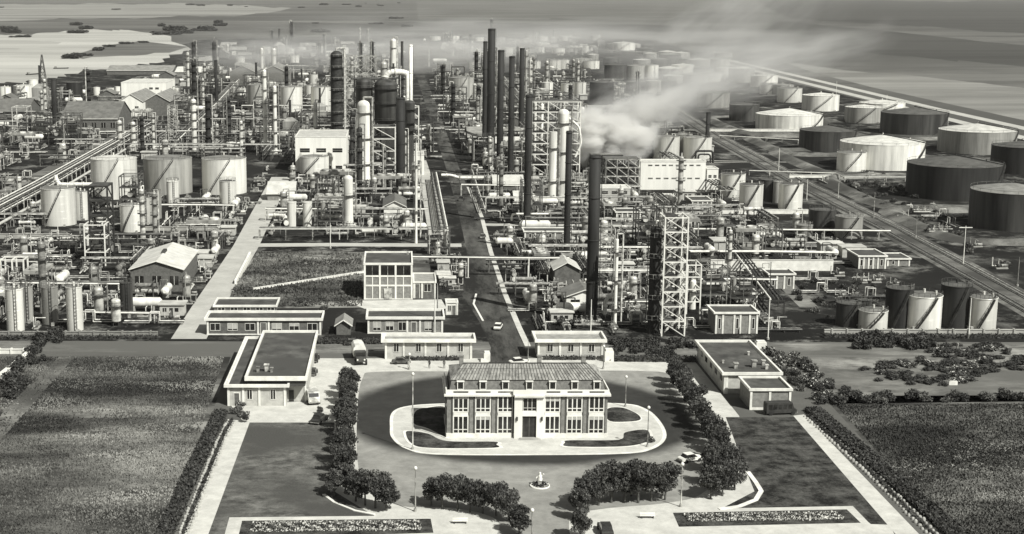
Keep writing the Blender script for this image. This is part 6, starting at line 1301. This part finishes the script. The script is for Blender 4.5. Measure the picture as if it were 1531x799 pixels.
# statue bed, benches, table, kerb stones
def statue():
    f = G(807, 727); t = thing('statue', 'small white statue on a round planted base in the court', 'statue', f); t.scale = (.85, .85, .85); m = MB(); m.lathe([(2.0, 0), (2.0, .25), (1.8, .25), (1.8, .2), (.001, .2)], 28); part('kerb_ring', m, WHITE, t)
    m = MB(); rd = random.Random(3); leafcloud(m, [(1.1 * math.cos(a), 1.1 * math.sin(a), .4, .5) for a in range(6)], 500, .14, rd); part('plants', m, LEAF, t); m = MB(); m.box(-.35, -.35, .2, .35, .35, 1.1).box(-.45, -.45, 1.1, .45, .45, 1.2); part('pedestal', m, CONC, t)
    m = MB(); m.lathe([(.5, 1.2), (.52, 1.6), (.38, 1.9), (.5, 2.25), (.17, 2.45), (.24, 2.6), (.24, 2.8), (.001, 2.95)], 12).tube((-.4, 0, 2.2), (-.75, -.2, 1.7), .13, 6).tube((.4, 0, 2.2), (.7, -.3, 2.6), .13, 6); part('figure', m, WHITE, t)
statue()
def bench(px, py, lab, grp=None):
    t = thing('bench', lab, 'bench', G(px, py), 0, grp); m = MB(); m.box(-1.2, -.25, .42, 1.2, .25, .5); part('seat', m, WHITE, t)
    for x in (-.9, .9): m = MB(); m.box(x - .08, -.2, 0, x + .08, .2, .42); part('leg', m, DARK, t)
    m = MB(); m.box(-1.2, .2, .6, 1.2, .26, .9); part('backrest', m, WHITE, t)
bench(688, 783, 'white bench on the gravel left of the front trees'); bench(968, 775, 'white bench on the gravel right of the front trees')
def stone(name, lab, cat, px, py, sx, sy, sz, mat=WHITE):
    m = MB(); m.box(-sx, -sy, 0, sx, sy, sz).box(-sx * .8, -sy * .8, sz, sx * .8, sy * .8, sz * 1.2); o = part(name, m, mat, None, tuple(G(px, py))); tag(o, lab, cat)
stone('garden_sign', 'small white board standing in the oval garden', 'sign', 1425, 576, .9, .1, .8); stone('planter', 'white planter before the left gatehouse corner', 'planter', 722, 541, .5, .5, .6); stone('gate_kiosk', 'white kiosk at the right gatehouse end', 'kiosk', 910, 540, 1.0, 1.0, 2.4); stone('gate_kiosk', 'white kiosk on the left side of the main road mouth', 'kiosk', 728, 540, .7, .7, 1.9)
stone('water_bin', 'white rounded bin at the roadside behind the right service building', 'bin', 1137, 520, 1.2, 1.0, 1.4)
# boats on the river
for px, py, rz, lab in ((90, 103, .3, 'dark barge lying on the river at far left'), (48, 112, 1.0, 'small dark boat on the river beside the lattice mast')):
    t = thing('barge', lab, 'boat', G(px, py), rz); t.scale = (.5, .5, .5); m = MB(); m._a([(-14, -3, 0), (12, -3, 0), (17, 0, 0), (12, 3, 0), (-14, 3, 0), (-14, -3.2, 2), (12, -3.2, 2), (18, 0, 2.6), (12, 3.2, 2), (-14, 3.2, 2)], [(5, 6, 7, 8, 9), (0, 1, 6, 5), (1, 2, 7, 6), (2, 3, 8, 7), (3, 4, 9, 8), (4, 0, 5, 9)]); part('hull', m, DARK, t)
    m = MB(); m.box(-12, -2, 2, -7, 2, 5); part('cabin', m, LGREY, t)
# ================================================================== steam and haze
def volmat(name, dens, colr, scale=.03, lo=.42, hi=.7, box=None, aniso=0.2, emis=0):
    m = bpy.data.materials.new(name); m.use_nodes = True; nt = m.node_tree; N, L = nt.nodes, nt.links; N.remove(N['Principled BSDF']); out = N['Material Output']
    v = N.new('ShaderNodeVolumePrincipled'); v.inputs['Color'].default_value = (*colr, 1); v.inputs['Density'].default_value = dens; v.inputs['Anisotropy'].default_value = aniso; L.new(v.outputs[0], out.inputs['Volume'])
    if scale:
        tc = N.new('ShaderNodeTexCoord'); n = N.new('ShaderNodeTexNoise'); n.inputs['Scale'].default_value = scale; n.inputs['Detail'].default_value = 7; n.inputs['Roughness'].default_value = .62; L.new(tc.outputs['Object'], n.inputs['Vector'])
        nd = N.new('ShaderNodeTexNoise'); nd.inputs['Scale'].default_value = scale * .45; nd.inputs['Detail'].default_value = 3; L.new(tc.outputs['Object'], nd.inputs['Vector'])
        ns = N.new('ShaderNodeVectorMath'); ns.operation = 'MULTIPLY_ADD'; ns.inputs[1].default_value = (.55, .55, .55); ns.inputs[2].default_value = (-.275, -.275, -.275); L.new(nd.outputs['Color'], ns.inputs[0]); na = N.new('ShaderNodeVectorMath'); na.operation = 'ADD'; L.new(ns.outputs[0], na.inputs[0]); L.new(tc.outputs['Generated'], na.inputs[1])
        # soft ellipsoid falloff in the object's own box
        sb = N.new('ShaderNodeVectorMath'); sb.operation = 'SUBTRACT'; sb.inputs[1].default_value = (.5, .5, .5); L.new(na.outputs[0], sb.inputs[0]); ln = N.new('ShaderNodeVectorMath'); ln.operation = 'LENGTH'; L.new(sb.outputs[0], ln.inputs[0])
        mr = N.new('ShaderNodeMapRange'); mr.interpolation_type = 'SMOOTHSTEP'; mr.inputs['From Min'].default_value = .42; mr.inputs['From Max'].default_value = 0.05; L.new(ln.outputs['Value'], mr.inputs['Value'])
        m2 = N.new('ShaderNodeMapRange'); m2.inputs['From Min'].default_value = lo; m2.inputs['From Max'].default_value = hi; L.new(n.outputs['Fac'], m2.inputs['Value'])
        mu = N.new('ShaderNodeMath'); mu.operation = 'MULTIPLY'; L.new(mr.outputs[0], mu.inputs[0]); L.new(m2.outputs[0], mu.inputs[1]); m3 = N.new('ShaderNodeMath'); m3.operation = 'MULTIPLY'; m3.inputs[1].default_value = dens; L.new(mu.outputs[0], m3.inputs[0]); L.new(m3.outputs[0], v.inputs['Density'])
    try: m.cycles.volume_step_rate = 1.0
    except Exception: pass
    return m
def puff(label, px, py, yf, rx, ry, rz, dens, tilt=0.0, cat='steam'):
    """cloud centred on px,py in the depth plane of foot row yf"""
    Y = G(px, yf).y; c = Vector((XA(px, py, Y), Y, ZT(Y, py)))
    m = MB(); m.lathe([(math.cos(a) , math.sin(a)) if abs(a) < 1.57 else (.001, math.sin(a)) for a in [(-90 + 15 * i) * PI / 180 for i in range(13)]], 20)
    o = part('steam', m, volmat('steam_' + str(len(MATS)) + label[:12].replace(' ', '_'), dens, (.99, .985, .96), 2.2, lo=.44, hi=.66), None, tuple(c)); o.scale = (rx, ry, rz); o.rotation_euler = (0, tilt, 0); tag(o, label, cat, kind='stuff')
puff('dense white steam cloud rising behind the thick black chimney', 912, 205, 256, 30, 20, 17, 2.6)
puff('ragged white steam drifting right from the dense cloud', 950, 172, 240, 48, 32, 18, .34, -.4)
puff('small white steam wisp left of the dense cloud', 880, 180, 256, 24, 14, 12, .5)
puff('thin steam plume spreading over the upper tank farm', 1030, 130, 205, 120, 60, 26, .055, -.25)
puff('thin steam over the far tank rows', 1110, 98, 160, 150, 90, 34, .03, -.2)
puff('faint steam veil at the top right of the plume', 1080, 50, 140, 190, 120, 60, .015, -.6)
puff('broad grey smoke veil over the farthest units', 780, 62, 110, 460, 140, 42, .028)
puff('faint smoke drifting left over the far units', 560, 66, 112, 300, 100, 36, .012)
puff('faint white steam over the far left units', 410, 80, 130, 110, 50, 22, .05)
puff('white steam wisp among the far right units', 740, 66, 100, 120, 60, 20, .04)
hz = MB(); hz.box(-9000, -120, -1, 9000, 30000, 84.5); o = part('haze', hz, volmat('haze_air', 2.1e-5, (1, .99, .95), 0, aniso=.1)); tag(o, 'thin pale haze lying over the whole plain', 'haze', kind='stuff')
# ================================================================== camera, light, world
cam = bpy.data.cameras.new('camera'); co = bpy.data.objects.new('camera', cam); C.objects.link(co); sc.camera = co
cam.sensor_width = 36; cam.lens = 36 * F / 1531; cam.shift_x = (765.5 - CX) / 1531; cam.clip_end = 80000; cam.clip_start = .5
co.location = (0, 0, CH); co.rotation_euler = (PI / 2 - TH, 0, 0)
w = bpy.data.worlds.new('World'); sc.world = w; w.use_nodes = True; N, L = w.node_tree.nodes, w.node_tree.links
sky = N.new('ShaderNodeTexSky'); sky.sky_type = 'NISHITA'; sky.sun_disc = False
EL, AZ = math.radians(46), math.radians(42)      # sun comes from the right, behind the camera
sd = Vector((math.sin(AZ) * math.cos(EL), -math.cos(AZ) * math.cos(EL), math.sin(EL)))
sky.sun_elevation = EL; sky.sun_rotation = math.atan2(sd.x, sd.y)
hs = N.new('ShaderNodeHueSaturation'); hs.inputs['Saturation'].default_value = 0; L.new(sky.outputs[0], hs.inputs['Color'])     # the photograph is black and white
mc = N.new('ShaderNodeMixRGB'); mc.blend_type = 'MULTIPLY'; mc.inputs['Fac'].default_value = 1; mc.inputs['Color2'].default_value = (1, 1, .97, 1); L.new(hs.outputs[0], mc.inputs['Color1']); L.new(mc.outputs[0], N['Background'].inputs['Color'])
N['Background'].inputs['Strength'].default_value = .05
sl = bpy.data.lights.new('sun', 'SUN'); sl.energy = 4.8; sl.angle = math.radians(.5); sl.color = (1, .995, .955); so = bpy.data.objects.new('sun', sl); C.objects.link(so)
so.rotation_euler = (-sd).to_track_quat('-Z', 'Y').to_euler()
sc.view_settings.view_transform = 'Standard'; sc.view_settings.look = 'None'; sc.view_settings.exposure = 0.32; sc.view_settings.gamma = 1
sc.cycles.volume_bounces = 4; sc.cycles.max_bounces = 6; sc.cycles.diffuse_bounces = 1; sc.cycles.volume_max_steps = 128
sc.cycles.use_denoising = True
print('OBJECTS', len(bpy.data.objects))
